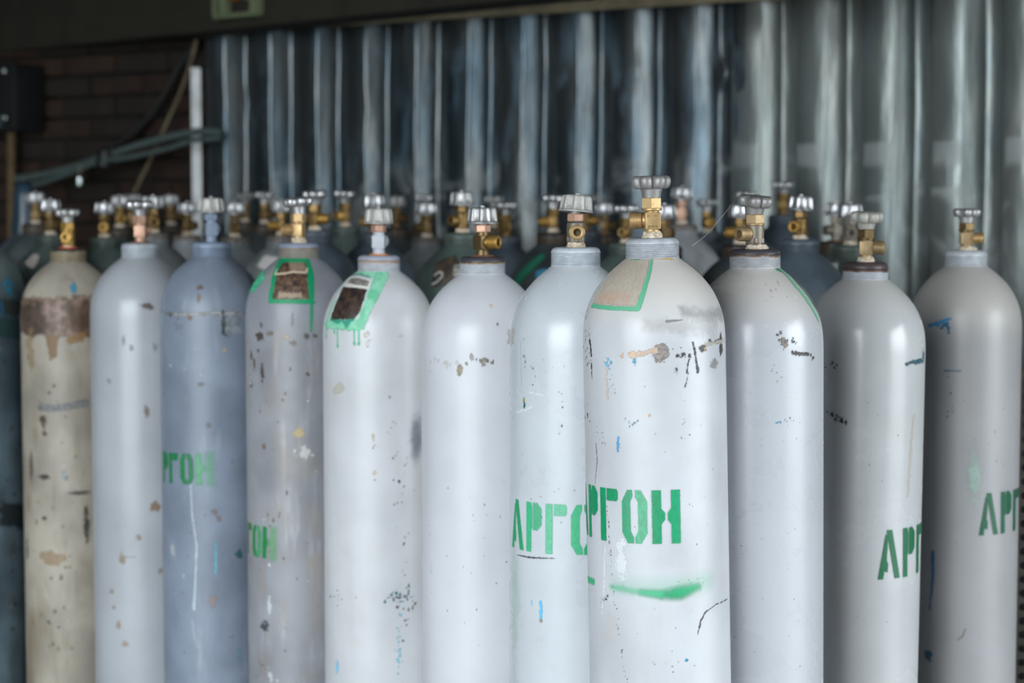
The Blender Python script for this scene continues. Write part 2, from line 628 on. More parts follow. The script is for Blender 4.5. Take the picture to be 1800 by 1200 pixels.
# unseen rest of the shed, walls and openings shaped to steer the light: side walls, front wall with its wide open gate on the left, a doorway on the right, the roof
mb = MB()
mb.box(SHED_L - 0.1, (SHED_F + 9.6) / 2, SHED_H / 2, 0.2, 9.6 - SHED_F, SHED_H)
obj('wall_side', mb.mesh('wall_side', False), M['shade_teal'], kind='structure', label='sooty side wall of the shed on the left')
mb = MB()
mb.box((GATE_R + SHED_R) / 2, SHED_F - 0.1, SHED_H / 2, SHED_R - GATE_R, 0.2, SHED_H)
obj('wall_front', mb.mesh('wall_front', False), M['shade_teal'], kind='structure', label='front wall of the shed beside the open gate')
mb = MB()
mb.box(SHED_R + 0.1, (SHED_F + DOOR_A) / 2, SHED_H / 2, 0.2, DOOR_A - SHED_F, SHED_H)
mb.box(SHED_R + 0.1, (DOOR_B + 9.6) / 2, SHED_H / 2, 0.2, 9.6 - DOOR_B, SHED_H)
mb.box(SHED_R + 0.1, (DOOR_A + DOOR_B) / 2, (2.5 + SHED_H) / 2, 0.2, DOOR_B - DOOR_A, SHED_H - 2.5)
obj('wall_right', mb.mesh('wall_right', False), M['shade_teal'], kind='structure', label='right wall of the shed with an open doorway')
mb = MB()
mb.box((SHED_L + SHED_R) / 2, (SHED_F + 9.6) / 2, SHED_H + 0.06, SHED_R - SHED_L + 0.4, 9.6 - SHED_F + 0.4, 0.12)
obj('ceiling', mb.mesh('ceiling', False), M['roof'], kind='structure')

# timber beam that runs from the brick wall towards the yard, above the sheets
def beam_pt(x, y):
    return at(x, y, F / (470 * (1 + 0.00040 * x)))


mb = MB()
pa, pb = beam_pt(-420, 0), beam_pt(1500, 0)
bd = Vector((pb.x - pa.x, pb.y - pa.y, 0))
bl = bd.length
bd.normalize()
bn = Vector((bd.y, -bd.x, 0))
if bn.y > 0:
    bn = -bn
BZ = beam_pt(340, 57).z
BM = Matrix(((bd.x, -bn.x, 0, pa.x), (bd.y, -bn.y, 0, pa.y), (0, 0, 1, BZ), (0, 0, 0, 1)))
mb.box(bl / 2, 0.08, 0.13, bl, 0.16, 0.26, 0.008)
o = obj('trim_1', mb.mesh('timber_beam', True, 30), M['beam'], kind='structure', label='thick dark timber beam under the roof')
o.matrix_world = BM
# pale batten along the top edge of the sheets
mb = MB()
zt = at(700, 42, wall_depth(700) - 0.09).z
ta, tb = wall_t(480), wall_t(1800) + 0.6
mb.box((ta + tb) / 2, 0, 0, tb - ta, 0.03, 0.05, 0.004)
o = obj('trim_2', mb.mesh('batten', True, 30), M['batten'], kind='structure', label='pale worn batten along the top of the sheets')
pm = wall_pt(0, 0.09, zt + 0.025)
mb2 = MB()
mb2.box((wall_t(372) + tb) / 2, 0.01, 0.35, tb - wall_t(372), 0.025, 0.60, 0.003)  # dark board stands in for the shaded gap over the batten
o2 = obj('trim_3', mb2.mesh('gap_shade_board', True, 30), M['beam'], kind='structure', label='dark timber fascia board above the batten')
o2.matrix_world = Matrix(((WD.x, -WN.x, 0, pm.x), (WD.y, -WN.y, 0, pm.y), (0, 0, 1, pm.z), (0, 0, 0, 1)))
o.matrix_world = Matrix(((WD.x, -WN.x, 0, pm.x), (WD.y, -WN.y, 0, pm.y), (0, 0, 1, pm.z), (0, 0, 0, 1)))


# ------------------------------------------------------------------ gas cylinder meshes
R = 0.1095
NECK_H = 0.031
SHOULDER = [(0.0405, 0.0), (0.047, 0.005), (0.058, 0.0135), (0.070, 0.0245), (0.081, 0.0365), (0.0905, 0.050),
            (0.0985, 0.066), (0.1045, 0.083), (0.1078, 0.100), (0.1092, 0.118), (R, 0.135)]


def r_of(dz, k=1.0):
    """radius at the depth dz below the neck"""
    dz = max(0.0, dz / k)
    for (r0, z0), (r1, z1) in zip(SHOULDER, SHOULDER[1:]):
        if dz <= z1:
            return r0 + (r1 - r0) * (dz - z0) / (z1 - z0)
    return R


def smooth_shoulder(k, n=34):
    P = [Vector((r, z * k, 0)) for r, z in SHOULDER]
    return [(p.x, p.y) for p in spline(P, 4)]


def body_mesh(h, seg=96, k=1.0):
    prof = [(0, 0.004), (0.085, 0.0), (0.102, 0.006), (R, 0.022)]
    sh = smooth_shoulder(k)
    zlow = h - sh[-1][1]
    for q in (0.25, 0.5, 0.75):
        prof.append((R, 0.022 + (zlow - 0.022) * q))
    prof += [(r, h - z) for r, z in reversed(sh)]
    prof += [(0.0385, h + 0.001), (0, h + 0.001)]
    return MB().lathe(prof, seg).mesh('body', True, 50)


def neck_mesh(threads=7, seg=48, top=0.009):
    prof = [(0.0395, -0.001), (0.0415, 0.0015), (0.040, 0.003)]
    z = 0.003
    zt = NECK_H - top
    p = (zt - z) / threads
    for i in range(threads):
        prof += [(0.0386, z + p * 0.06), (0.0410, z + p * 0.28), (0.0412, z + p * 0.70), (0.0386, z + p * 0.94)]
        z += p
    for i in range(7):
        a = i / 6 * PI / 2
        prof.append((0.0312 + 0.0098 * math.cos(a), zt + top * math.sin(a)))
    prof += [(0.0, NECK_H)]
    return MB().lathe(prof, seg).mesh('neck_ring', True, 28)


def star_mesh(seg=96, lobes=6, dish=0.0):
    """handwheel with rounded lobes; z = 0 under the rim, top at 0.020"""
    mb = MB()
    prof = [(0.0, 0.0), (0.42, 0.0), (0.80, 0.0), (0.90, 0.002), (0.965, 0.006), (1.0, 0.0115), (0.975, 0.0155), (0.91, 0.0182),
            (0.80, 0.0196), (0.55, 0.0195 - dish), (0.30, 0.0195 - dish), (0.0, 0.0200 - dish)]
    vs_, fs, rings = [], [], []
    for q, z in prof:
        if q == 0:
            rings.append([len(vs_)])
            vs_.append((0, 0, z))
            continue
        idx = []
        for k in range(seg):
            a = 2 * PI * k / seg
            c = abs(math.cos(lobes * a / 2))
            lobe = c ** 0.75
            rr = 0.0205 + 0.0103 * lobe
            if q < 0.6:
                rr = 0.0285
            sink = (1 - lobe) * 0.0022 * (1 if z > 0.012 else -0.5) * (1 if q > 0.7 else 0)
            idx.append(len(vs_))
            vs_.append((rr * q * math.cos(a), rr * q * math.sin(a), z - sink))
        rings.append(idx)
    for a, b in zip(rings, rings[1:]):
        for k in range(seg):
            k2 = (k + 1) % seg
            if len(a) == 1:
                fs.append((a[0], b[k2], b[k]))
            elif len(b) == 1:
                fs.append((a[k], a[k2], b[0]))
            else:
                fs.append((a[k], a[k2], b[k2], b[k]))
    mb.add(vs_, fs)
    mb.lathe([(0, -0.0165), (0.0138, -0.0165), (0.0142, -0.012), (0.0168, 0.001), (0, 0.001)], 32)
    return mb.mesh('handwheel', True, 60)


def knob_mesh(ridges=10, seg_per=12):
    """fluted knob; z = 0 at its flange, top at 0.030"""
    mb = MB()
    seg = ridges * seg_per
    prof = [(0.0, 0.002, 0), (0.020, 0.0015, 0), (0.0265, 0.0, 0), (0.0288, 0.0006, 0), (0.0290, 0.0022, 0), (0.0268, 0.0034, 0.6), (0.0255, 0.0055, 1),
            (0.0245, 0.015, 1), (0.0234, 0.0245, 1), (0.0224, 0.0280, 0.7), (0.0200, 0.0296, 0.15), (0.014, 0.0300, 0), (0.0, 0.0300, 0)]
    vs_, fs, rings = [], [], []
    for r, z, w in prof:
        if r == 0:
            rings.append([len(vs_)])
            vs_.append((0, 0, z))
            continue
        idx = []
        for k in range(seg):
            a = 2 * PI * k / seg
            u = (k % seg_per) / seg_per
            d = min(u, 1 - u) * seg_per
            rid = max(0.0, 1 - (d / 2.1) ** 2) if d < 2.1 else 0.0
            flat = -0.0012 * (1 - ((u - 0.5) * 2) ** 2)
            rr = r + w * (0.0024 * rid ** 0.7 + flat)
            idx.append(len(vs_))
            vs_.append((rr * math.cos(a), rr * math.sin(a), z))
        rings.append(idx)
    for a, b in zip(rings, rings[1:]):
        for k in range(seg):
            k2 = (k + 1) % seg
            if len(a) == 1:
                fs.append((a[0], b[k2], b[k]))
            elif len(b) == 1:
                fs.append((a[k], a[k2], b[0]))
            else:
                fs.append((a[k], a[k2], b[k2], b[k]))
    mb.add(vs_, fs)
    mb.lathe([(0, 0.029), (0.0042, 0.029), (0.0042, 0.0325), (0.003, 0.0332), (0, 0.0332)], 16)
    mb.lathe([(0, -0.004), (0.009, -0.004), (0.009, 0.002), (0, 0.002)], 20)
    return mb.mesh('handwheel', True, 40)


def valve_block_mesh():
    mb = MB()
    mb.lathe([(0, -0.004), (0.0125, -0.004), (0.0115, 0.010), (0.0105, 0.0135), (0, 0.0135)], 28)
    mb.box(0, 0, 0.0255, 0.0245, 0.0245, 0.0255, 0.0022)
    mb.lathe([(0, 0.037), (0.0118, 0.037), (0.0108, 0.041), (0.0108, 0.048), (0, 0.048)], 28)
    return mb.mesh('valve', True, 35)


def valve_round_mesh():
    mb = MB()
    mb.lathe([(0, -0.004), (0.0125, -0.004), (0.012, 0.007), (0.0145, 0.009), (0.0150, 0.012), (0.0150, 0.040), (0.0140, 0.0425), (0, 0.0425)], 36)
    mb.prism(6, 0.0165, 0.010, 0.019, 0.001, rot=0.3)
    return mb.mesh('valve', True, 35)


def nut_mesh(z0, z1, af, flange=True):
    mb = MB()
    mb.prism(6, af / 2 / math.cos(PI / 6), z0 + 0.002, z1, 0.0014)
    if flange:
        mb.lathe([(0, z0 - 0.001), (0.0148, z0 - 0.001), (0.0158, z0 + 0.0005), (0.0158, z0 + 0.0025), (0.0145, z0 + 0.0035), (0, z0 + 0.0035)], 32)
    mb.lathe([(0, z1 - 0.001), (0.0085, z1 - 0.001), (0.0085, z1 + 0.012), (0, z1 + 0.012)], 20)
    return mb.mesh('gland_nut', True, 32)


def outlet_mesh(r=0.0128, length=0.034, n=7):
    prof = [(0, 0.004), (0.0095, 0.004), (0.0095, 0.0135), (r, 0.0150)]
    z = 0.0155
    p = (length - 0.0185) / n
    for i in range(n):
        prof += [(r - 0.0009, z + p * 0.15), (r, z + p * 0.45), (r, z + p * 0.7), (r - 0.0009, z + p)]
        z += p
    prof += [(r - 0.0006, length - 0.0012), (r - 0.0022, length), (r - 0.0042, length), (r - 0.0048, length - 0.0012),
             (r - 0.0062, length - 0.0016), (0.0064, length - 0.003), (0.0060, length - 0.029), (0, length - 0.029)]
    return MB().lathe(prof, 36).mesh('outlet', True, 30)


def tape_mesh(seed=1, r=0.0148, h=0.0095):
    rg = random.Random(seed)
    seg = 40
    prof = [(0.0, -0.001), (r * 1.05, -0.001), (r * 1.08, 0.001), (r * 1.02, h * 0.35), (r * 0.98, h * 0.7), (r * 0.88, h), (0.009, h + 0.0006), (0, h + 0.0006)]
    mb = MB().lathe(prof, seg)
    ph = [rg.uniform(0, 6.28) for _ in range(4)]
    for i, v in enumerate(mb.v):
        a = math.atan2(v.y, v.x)
        k = 1 + 0.06 * math.sin(3 * a + ph[0] + v.z * 300) + 0.04 * math.sin(7 * a + ph[1] - v.z * 500)
        v.x *= k
        v.y *= k
        v.z += 0.0007 * math.sin(5 * a + ph[2])
    return mb.mesh('sealing_tape', True, 60)


ME = {
    'neck7': neck_mesh(7), 'neck5': neck_mesh(5, top=0.011), 'neck9': neck_mesh(9, top=0.008),
    'star': star_mesh(), 'star_dish': star_mesh(dish=0.003), 'knob': knob_mesh(), 'knob9': knob_mesh(9),
    'block': valve_block_mesh(), 'round': valve_round_mesh(),
    'nut_star': nut_mesh(0.041, 0.0600, 0.0285), 'nut_knob': nut_mesh(0.0425, 0.0585, 0.0255, False),
    'outlet': outlet_mesh(), 'tape1': tape_mesh(1), 'tape2': tape_mesh(2), 'tape3': tape_mesh(3, 0.017, 0.0075),
    'ring': MB().lathe([(0, -0.0005), (0.0205, -0.0005), (0.0215, 0.001), (0.0205, 0.0028), (0, 0.003)], 36).mesh('washer', True, 40),
}
BACK_BODY = {}


class Cyl:
    pass


def make_cylinder(px, s, y_neck, label, body_mat, neck_m, handle='star', wheel_mat='zinc', valve='block', valve_mat='brass', nut_mat=None,
                  outlet=-90, outlet_mat=None, tape='tape', vz=1.0, lean=(0.0, 0.0), wheel_rot=0.0, wheel_tilt=(0.0, 0.0), block_rot=8.0,
                  neck='neck7', group=None, front=True, k=1.0, y_top=None, wheel_scale=1.0):
    """px, y_neck: where the axis meets the foot of the neck; s: pixels per millimetre there"""
    depth = F / (s * 1000)
    if y_top is not None:                       # known by the top of the handwheel instead
        p = at(px, y_top, depth)
        p.z -= NECK_H + 0.093 * vz
    else:
        p = at(px, y_neck, depth)
    h = p.z
    lx, ly = math.radians(lean[0]), math.radians(lean[1])
    # lean[0] > 0 leans the top to the right, lean[1] > 0 towards the camera
    rot = Matrix.Rotation(lx, 4, 'Y') @ Matrix.Rotation(ly, 4, 'X')
    base = p - (rot.to_3x3() @ Vector((0, 0, h)))
    base.z = 0.0
    root = empty('gas_cylinder', base, label=label, category='gas cylinder')
    if group:
        root['group'] = group
    root.rotation_euler = rot.to_euler()
    c = Cyl()
    c.root, c.h, c.k, c.base = root, h, k, base
    c.rot = rot.to_3x3()
    if front:
        bm_ = body_mesh(h, 112, k)
    else:
        key = round(h / 0.01)
        if key not in BACK_BODY:
            BACK_BODY[key] = body_mesh(key * 0.01, 64, k)
        bm_ = BACK_BODY[key]
        h = key * 0.01
    c.body = obj('body', bm_, body_mat, root)
    nk = obj('neck_ring', ME[neck], neck_m, root)
    nk.location = (0, 0, h)
    v = obj('valve', ME[valve], M[valve_mat], root)
    v.location = (0, 0, h + NECK_H)
    v.rotation_euler = (0, 0, math.radians(block_rot))
    v.scale = (1, 1, vz)
    c.valve = v
    def sub(name, me, m, loc=(0, 0, 0), rot_=(0, 0, 0), sc=1.0):
        o = obj(name, ME[me], M[m], v)
        o.location = loc
        o.rotation_euler = rot_
        o.scale = (sc, sc, sc)
        return o
    br = math.radians(block_rot)
    if handle.startswith('star'):
        sub('gland_nut', 'nut_star', nut_mat or valve_mat, (0, 0, 0), (0, 0, 0.35))
        sub('handwheel', handle, wheel_mat, (0, 0, 0.0725), (math.radians(wheel_tilt[1]), math.radians(wheel_tilt[0]), math.radians(wheel_rot)), wheel_scale)
    else:
        sub('gland_nut', 'nut_knob', nut_mat or valve_mat, (0, 0, 0), (0, 0, 0.2))
        sub('handwheel', handle, wheel_mat, (0, 0, 0.0605), (math.radians(wheel_tilt[1]), math.radians(wheel_tilt[0]), math.radians(wheel_rot)), wheel_scale)
    # the outlet points along (sin a, -cos a)
    a = math.radians(outlet)
    d = Vector((math.sin(a), -math.cos(a), 0))
    q = Vector((0, 0, 1)).rotation_difference(d)
    o = sub('outlet', 'outlet', outlet_mat or valve_mat, (0, 0, 0.0262))
    o.rotation_euler = (Matrix.Rotation(-br, 3, 'Z') @ q.to_matrix()).to_euler()
    if tape in ('tape', 'tape2'):
        sub('sealing_tape', 'tape1' if tape == 'tape' else 'tape2', 'tape')
    elif tape == 'big':
        sub('sealing_tape', 'tape3', 'tape', (0.002, -0.002, 0))
    elif tape == 'red':
        sub('washer', 'ring', 'red_ring')
        sub('sealing_tape', 'tape2', 'tape', (0, 0, 0.001), (0, 0, 0), 0.85)
    elif tape == 'orange':
        sub('washer', 'ring', 'orange_ring', (0, 0, 0), (0, 0, 0), 0.85)
    elif tape == 'rust':
        sub('washer', 'ring', 'rust_ring')
    return c


# ------------------------------------------------------------------ painted marks: thin skins that follow the bottle
def decal_material():
    m, nt, b, out = mat_nodes('sprayed_paint')
    at_ = nt.nodes.new('ShaderNodeAttribute')
    at_.attribute_name = 'paint'
    nt.links.new(at_.outputs['Color'], b.inputs['Base Color'])
    b.inputs['Roughness'].default_value = 0.5
    tr = nt.nodes.new('ShaderNodeBsdfTransparent')
    mx = nt.nodes.new('ShaderNodeMixShader')
    nt.links.new(at_.outputs['Alpha'], mx.inputs[0])
    nt.links.new(tr.outputs[0], mx.inputs[1])
    nt.links.new(b.outputs[0], mx.inputs[2])
    nt.links.new(mx.outputs[0], out.inputs['Surface'])
    return m


M['marks'] = decal_material()


def hash2(i, j, seed):
    n = (i.astype(np.int64) * 374761393 + j.astype(np.int64) * 668265263 + seed * 974711) & 0x7fffffff
    n = ((n ^ (n >> 13)) * 1274126177) & 0x7fffffff
    return ((n ^ (n >> 16)) & 0xffff) / 65535.0


def vnoise(x, y, seed):
    i, j = np.floor(x), np.floor(y)
    fx, fy = x - i, y - j
    fx, fy = fx * fx * (3 - 2 * fx), fy * fy * (3 - 2 * fy)
    a, b = hash2(i, j, seed), hash2(i + 1, j, seed)
    c, d = hash2(i, j + 1, seed), hash2(i + 1, j + 1, seed)
    return (a * (1 - fx) + b * fx) * (1 - fy) + (c * (1 - fx) + d * fx) * fy


def fbm(x, y, seed, o=4):
    v, amp, tot = 0, 1, 0
    for k in range(o):
        v = v + amp * vnoise(x * 2 ** k, y * 2 ** k, seed + k * 17)
        tot += amp
        amp *= 0.55
    return v / tot


def sdf_poly(P, x, y):
    d = np.full(x.shape, 1e18)
    inside = np.zeros(x.shape, bool)
    n = len(P)
    for i in range(n):
        ax, ay = P[i]
        bx_, by_ = P[(i + 1) % n]
        ex, ey = bx_ - ax, by_ - ay
        wx, wy = x - ax, y - ay
        t = np.clip((wx * ex + wy * ey) / (ex * ex + ey * ey + 1e-12), 0, 1)
        d = np.minimum(d, (wx - ex * t) ** 2 + (wy - ey * t) ** 2)
        cond = ((ay > y) != (by_ > y))
        if ey != 0:
            inside ^= cond & (x < (ex * (y - ay) / ey + ax))
    d = np.sqrt(d)
    return np.where(inside, -d, d)


def sdf_line(P, W, x, y):
    d = np.full(x.shape, 1e9)
    for i in range(len(P) - 1):
        ax, ay = P[i]
        bx_, by_ = P[i + 1]
        ex, ey = bx_ - ax, by_ - ay
        wx, wy = x - ax, y - ay
        t = np.clip((wx * ex + wy * ey) / (ex * ex + ey * ey + 1e-12), 0, 1)
        w = W[i] + (W[i + 1] - W[i]) * t
        d = np.minimum(d, np.sqrt((wx - ex * t) ** 2 + (wy - ey * t) ** 2) - w)
    return d


def px_local(c, x, y):
    """(u, z) in millimetres of the point of the bottle seen at the pixel: u along the girth, z up from the floor"""
    inv = c.rot.inverted()
    o = inv @ (CAM - c.base)
    d = inv @ ray(x, y)
    z = c.h - 0.2
    r = R
    for _ in range(30):
        A = d.x * d.x + d.y * d.y
        B = o.x * d.x + o.y * d.y
        Cc = o.x * o.x + o.y * o.y - r * r
        disc = max(B * B - A * Cc, 0.0)
        t = (-B - math.sqrt(disc)) / A
        p = o + d * t
        z = p.z
        r2 = r_of(c.h - z, c.k)
        r = r * 0.5 + r2 * 0.5
    return (math.atan2(p.x, -p.y) * R * 1000, z * 1000)


def mm_per_px(c):
    return (c.base - CAM).length / F * 1000 * 0.99


class Decal:
    """collects marks for one bottle and builds them as one thin skin"""
    def __init__(self, c, step=1.1, seed=1):
        self.c, self.step, self.seed = c, step, seed
        self.items = []

    def P(self, pts):
        return [px_local(self.c, *p) for p in pts]

    def _add(self, fn, bb, col, soft, alpha, rag, rs, col2, cs, thin=0.0):
        self.items.append((fn, bb, col, soft, alpha, rag, rs, col2, cs, thin))

    def poly(self, pts, col, soft=1.2, alpha=1.0, rag=0.0, rs=6.0, col2=None, cs=8.0, mm=False, thin=0.0, grow=0.0):
        p = pts if mm else self.P(pts)
        xs, ys = [q[0] for q in p], [q[1] for q in p]
        m = soft + rag * 1.5 + 2 + grow
        self._add(lambda x, y: sdf_poly(p, x, y) - grow, (min(xs) - m, max(xs) + m, min(ys) - m, max(ys) + m), col, soft, alpha, rag, rs, col2, cs, thin)

    def line(self, pts, w, col, soft=1.0, alpha=1.0, rag=0.0, rs=4.0, col2=None, cs=8.0, mm=False, thin=0.0):
        p = pts if mm else self.P(pts)
        k = mm_per_px(self.c)
        W = [w * k / 2] * len(p) if isinstance(w, (int, float)) else [q * k / 2 for q in w]
        xs, ys = [q[0] for q in p], [q[1] for q in p]
        m = soft + rag * 1.5 + max(W) + 2
        self._add(lambda x, y: sdf_line(p, W, x, y), (min(xs) - m, max(xs) + m, min(ys) - m, max(ys) + m), col, soft, alpha, rag, rs, col2, cs, thin)

    def chip(self, x, y, rx, ry, col, soft=0.9, alpha=1.0, rag=None, rs=None, col2=None, cs=5.0, thin=0.0):
        k = mm_per_px(self.c)
        u, z = px_local(self.c, x, y)
        rx, ry = rx * k, ry * k
        q = min(rx, ry)
        rag = q * 0.7 if rag is None else rag
        rs = max(1.6, q * 0.8) if rs is None else rs
        m = soft + rag * 1.5 + 2
        def fn(X, Y):
            return (np.sqrt(((X - u) / rx) ** 2 + ((Y - z) / ry) ** 2) - 1) * q
        self._add(fn, (u - rx - m, u + rx + m, z - ry - m, z + ry + m), col, soft, alpha, rag, rs, col2, cs, thin)

    def cloud(self, pts, n, size, cols, spread, seed):
        """small chips scattered along a polyline of pixels"""
        rg = random.Random(seed)
        for _ in range(n):
            i = rg.randrange(len(pts) - 1) if len(pts) > 1 else 0
            a, b = pts[i], pts[min(i + 1, len(pts) - 1)]
            t = rg.random()
            x = a[0] + (b[0] - a[0]) * t + rg.gauss(0, spread[0])
            y = a[1] + (b[1] - a[1]) * t + rg.gauss(0, spread[1])
            s_ = size * rg.uniform(0.25, 0.85)
            self.chip(x, y, s_ * rg.uniform(0.5, 1.2), s_ * rg.uniform(0.6, 1.6), rg.choice(cols), alpha=rg.uniform(0.6, 1))

    def build(self, name, layer=0, label=None):
        if not self.items:
            return None
        st = self.step
        x0 = min(i[1][0] for i in self.items)
        x1 = max(i[1][1] for i in self.items)
        y0 = min(i[1][2] for i in self.items)
        y1 = max(i[1][3] for i in self.items)
        lim = 172 * R * 1000 * PI / 180
        x0, x1 = max(x0, -lim), min(x1, lim)
        y1 = min(y1, self.c.h * 1000 - 0.5)
        y0 = max(y0, 420)
        nx, ny = int((x1 - x0) / st) + 2, int((y1 - y0) / st) + 2
        gx, gy = x0 + np.arange(nx) * st, y0 + np.arange(ny) * st
        gy = np.minimum(gy, self.c.h * 1000 - 0.2)
        col = np.zeros((ny, nx, 3))
        al = np.zeros((ny, nx))
        for q, (fn, bb, cc, soft, alpha, rag, rs, c2, cs, thin) in enumerate(self.items):
            i0, i1 = max(0, int((bb[0] - x0) / st)), min(nx, int((bb[1] - x0) / st) + 2)
            j0, j1 = max(0, int((bb[2] - y0) / st)), min(ny, int((bb[3] - y0) / st) + 2)
            if i1 <= i0 or j1 <= j0:
                continue
            X, Y = np.meshgrid(gx[i0:i1], gy[j0:j1])
            d = fn(X, Y)
            sd = self.seed * 101 + q * 7
            if rag:
                d = d + (fbm(X / rs, Y / rs, sd, 3) - 0.5) * 2.6 * rag
            t = np.clip(0.5 - d / soft, 0, 1)
            a = t * t * (3 - 2 * t) * alpha
            if thin:
                a = a * (1 - thin * np.clip((fbm(X / 3.0, Y / 6.0, sd + 3, 3) - 0.42) * 5, 0, 1))
            cl = np.array(rgb(*cc)[:3])
            if c2 is not None:
                kk = np.clip((fbm(X / cs, Y / cs, sd + 5, 4) - 0.32) * 2.8, 0, 1)[..., None]
                cl = cl * (1 - kk) + np.array(rgb(*c2)[:3]) * kk
            ca, aa = col[j0:j1, i0:i1], al[j0:j1, i0:i1]
            na = a + aa * (1 - a)
            w = np.where(na > 1e-5, a / np.maximum(na, 1e-5), 0)[..., None]
            col[j0:j1, i0:i1] = ca * (1 - w) + cl * w
            al[j0:j1, i0:i1] = na
        # where there is no paint the colour of the nearest mark is kept so that edges do not darken
        mx = np.maximum.reduce([al[:-1, :-1], al[1:, :-1], al[:-1, 1:], al[1:, 1:]])
        jj, ii = np.where(mx > 0.012)
        if len(jj) == 0:
            return None
        for _ in range(2):
            z = al < 0.003
            for dj, di in ((0, 1), (0, -1), (1, 0), (-1, 0)):
                sh = np.roll(np.roll(col, dj, 0), di, 1)
                sa = np.roll(np.roll(al, dj, 0), di, 1)
                use = z & (sa > 0.003) & (col.sum(2) == 0)
                col[use] = sh[use]
        vid = np.full((ny, nx), -1, np.int64)
        corners = np.stack([jj * nx + ii, jj * nx + ii + 1, (jj + 1) * nx + ii + 1, (jj + 1) * nx + ii], 1)
        used = np.unique(corners)
        remap = np.full(nx * ny, -1, np.int64)
        remap[used] = np.arange(len(used))
        faces = remap[corners]
        uy, ux = used // nx, used % nx
        Z = gy[uy] / 1000
        th = gx[ux] / 1000 / R
        off = 0.0004 + 0.00025 * layer
        prof = smooth_shoulder(self.c.k)
        pz = np.array([p[1] for p in prof])
        pr = np.array([p[0] for p in prof])
        dz = np.maximum(self.c.h - Z, 0)
        rad = np.where(dz >= pz[-1], R, np.interp(dz, pz, pr)) + off
        V = np.stack([rad * np.sin(th), -rad * np.cos(th), Z + np.where(dz < pz[-1], off * 0.7, 0)], 1)
        me = bpy.data.meshes.new(name)
        me.vertices.add(len(V))
        me.vertices.foreach_set('co', V.ravel())
        me.loops.add(faces.size)
        me.loops.foreach_set('vertex_index', faces.ravel().astype(np.int32))
        me.polygons.add(len(faces))
        me.polygons.foreach_set('loop_start', np.arange(len(faces), dtype=np.int32) * 4)
        me.polygons.foreach_set('loop_total', np.full(len(faces), 4, np.int32))
        me.polygons.foreach_set('use_smooth', np.ones(len(faces), bool))
        ca = me.attributes.new('paint', 'FLOAT_COLOR', 'POINT')
        rgba = np.concatenate([col[uy, ux], al[uy, ux][:, None]], 1)
        ca.data.foreach_set('color', rgba.ravel())
        me.update()
        me.validate()
        o = obj(name, me, M['marks'], self.c.root)
        if label:
            o['label'] = label
        return o


GLYPH = {
    'А': (40, [[(0, 0), (8, 0), (10, 13), (16, 11), (17, 24), (14.5, 30), (17.5, 70), (14, 73)], [(16, 80), (25, 80), (40, 0), (30.5, 0)]]),
    'Р': (31, [[(0, 0), (9.5, 0), (9.5, 33), (12, 40), (12, 72), (9.5, 80), (0, 80)], [(15, 80), (23, 80), (31, 71), (31, 45), (23, 36), (15, 36)]]),
    'Г': (35, [[(0, 0), (11, 0), (11, 80), (0, 80)], [(15, 80), (33, 80), (35, 77), (35, 66), (33, 63), (15, 63)]]),
    'О': (39, [[(0, 63), (9, 80), (16, 80), (16, 71), (12.5, 63), (12.5, 18), (17.5, 8), (17.5, 0), (9, 0), (0, 16)],
               [(39, 63), (30, 80), (22, 80), (22, 71), (26.5, 63), (26.5, 18), (21.5, 8), (21.5, 0), (30, 0), (39, 16)]]),
    'Н': (42, [[(0, 0), (12.5, 0), (12.5, 29), (18, 36), (18, 46), (12.5, 53), (12.5, 80), (0, 80)],
               [(42, 0), (29.5, 0), (29.5, 29), (24, 36), (24, 46), (29.5, 53), (29.5, 80), (42, 80)]]),
}
WORD = 'АРГОН'


def stencil(dc, key, px, height, styles, rot=0.0, gap=9.0, wk=1.0):
    """the stencilled word; the letter number key is centred on the pixel px; styles give colour, alpha, softness for every stroke"""
    uc, zc = px_local(dc.c, *px)
    k = height / 80.0
    xs, x = [], 0.0
    for ch in WORD:
        xs.append(x)
        x += (GLYPH[ch][0] + gap)
    x_c = xs[key] + GLYPH[WORD[key]][0] / 2
    cr, sr = math.cos(rot), math.sin(rot)
    for i, ch in enumerate(WORD):
        for j, pl in enumerate(GLYPH[ch][1]):
            stl = styles.get((i, j), styles.get(i, styles.get('*')))
            if stl is None:
                continue
            pts = []
            for gx_, gy_ in pl:
                a, b = (gx_ + xs[i] - x_c) * k * wk, (gy_ - 40) * k
                pts.append((uc + a * cr - b * sr, zc + a * sr + b * cr))
            col, alpha, soft = stl[:3]
            thin = stl[3] if len(stl) > 3 else 0.15
            dc.poly(pts, col, soft=soft, alpha=alpha, rag=0.35, rs=3, mm=True, thin=thin, grow=0.8)
            # overspray around the stencil
            dc.poly(pts, col, soft=soft + 7, alpha=alpha * 0.16, mm=True)


# ------------------------------------------------------------------ the front row
GREEN, MINT, DGREEN = (22, 160, 104), (92, 198, 152), (14, 112, 78)
BLACK, RUSTB, TAN, BLUE, TEAL, STEEL, WHITE = (38, 36, 34), (96, 72, 56), (176, 146, 112), (58, 144, 190), (30, 120, 124), (112, 108, 106), (226, 228, 228)

FR = []
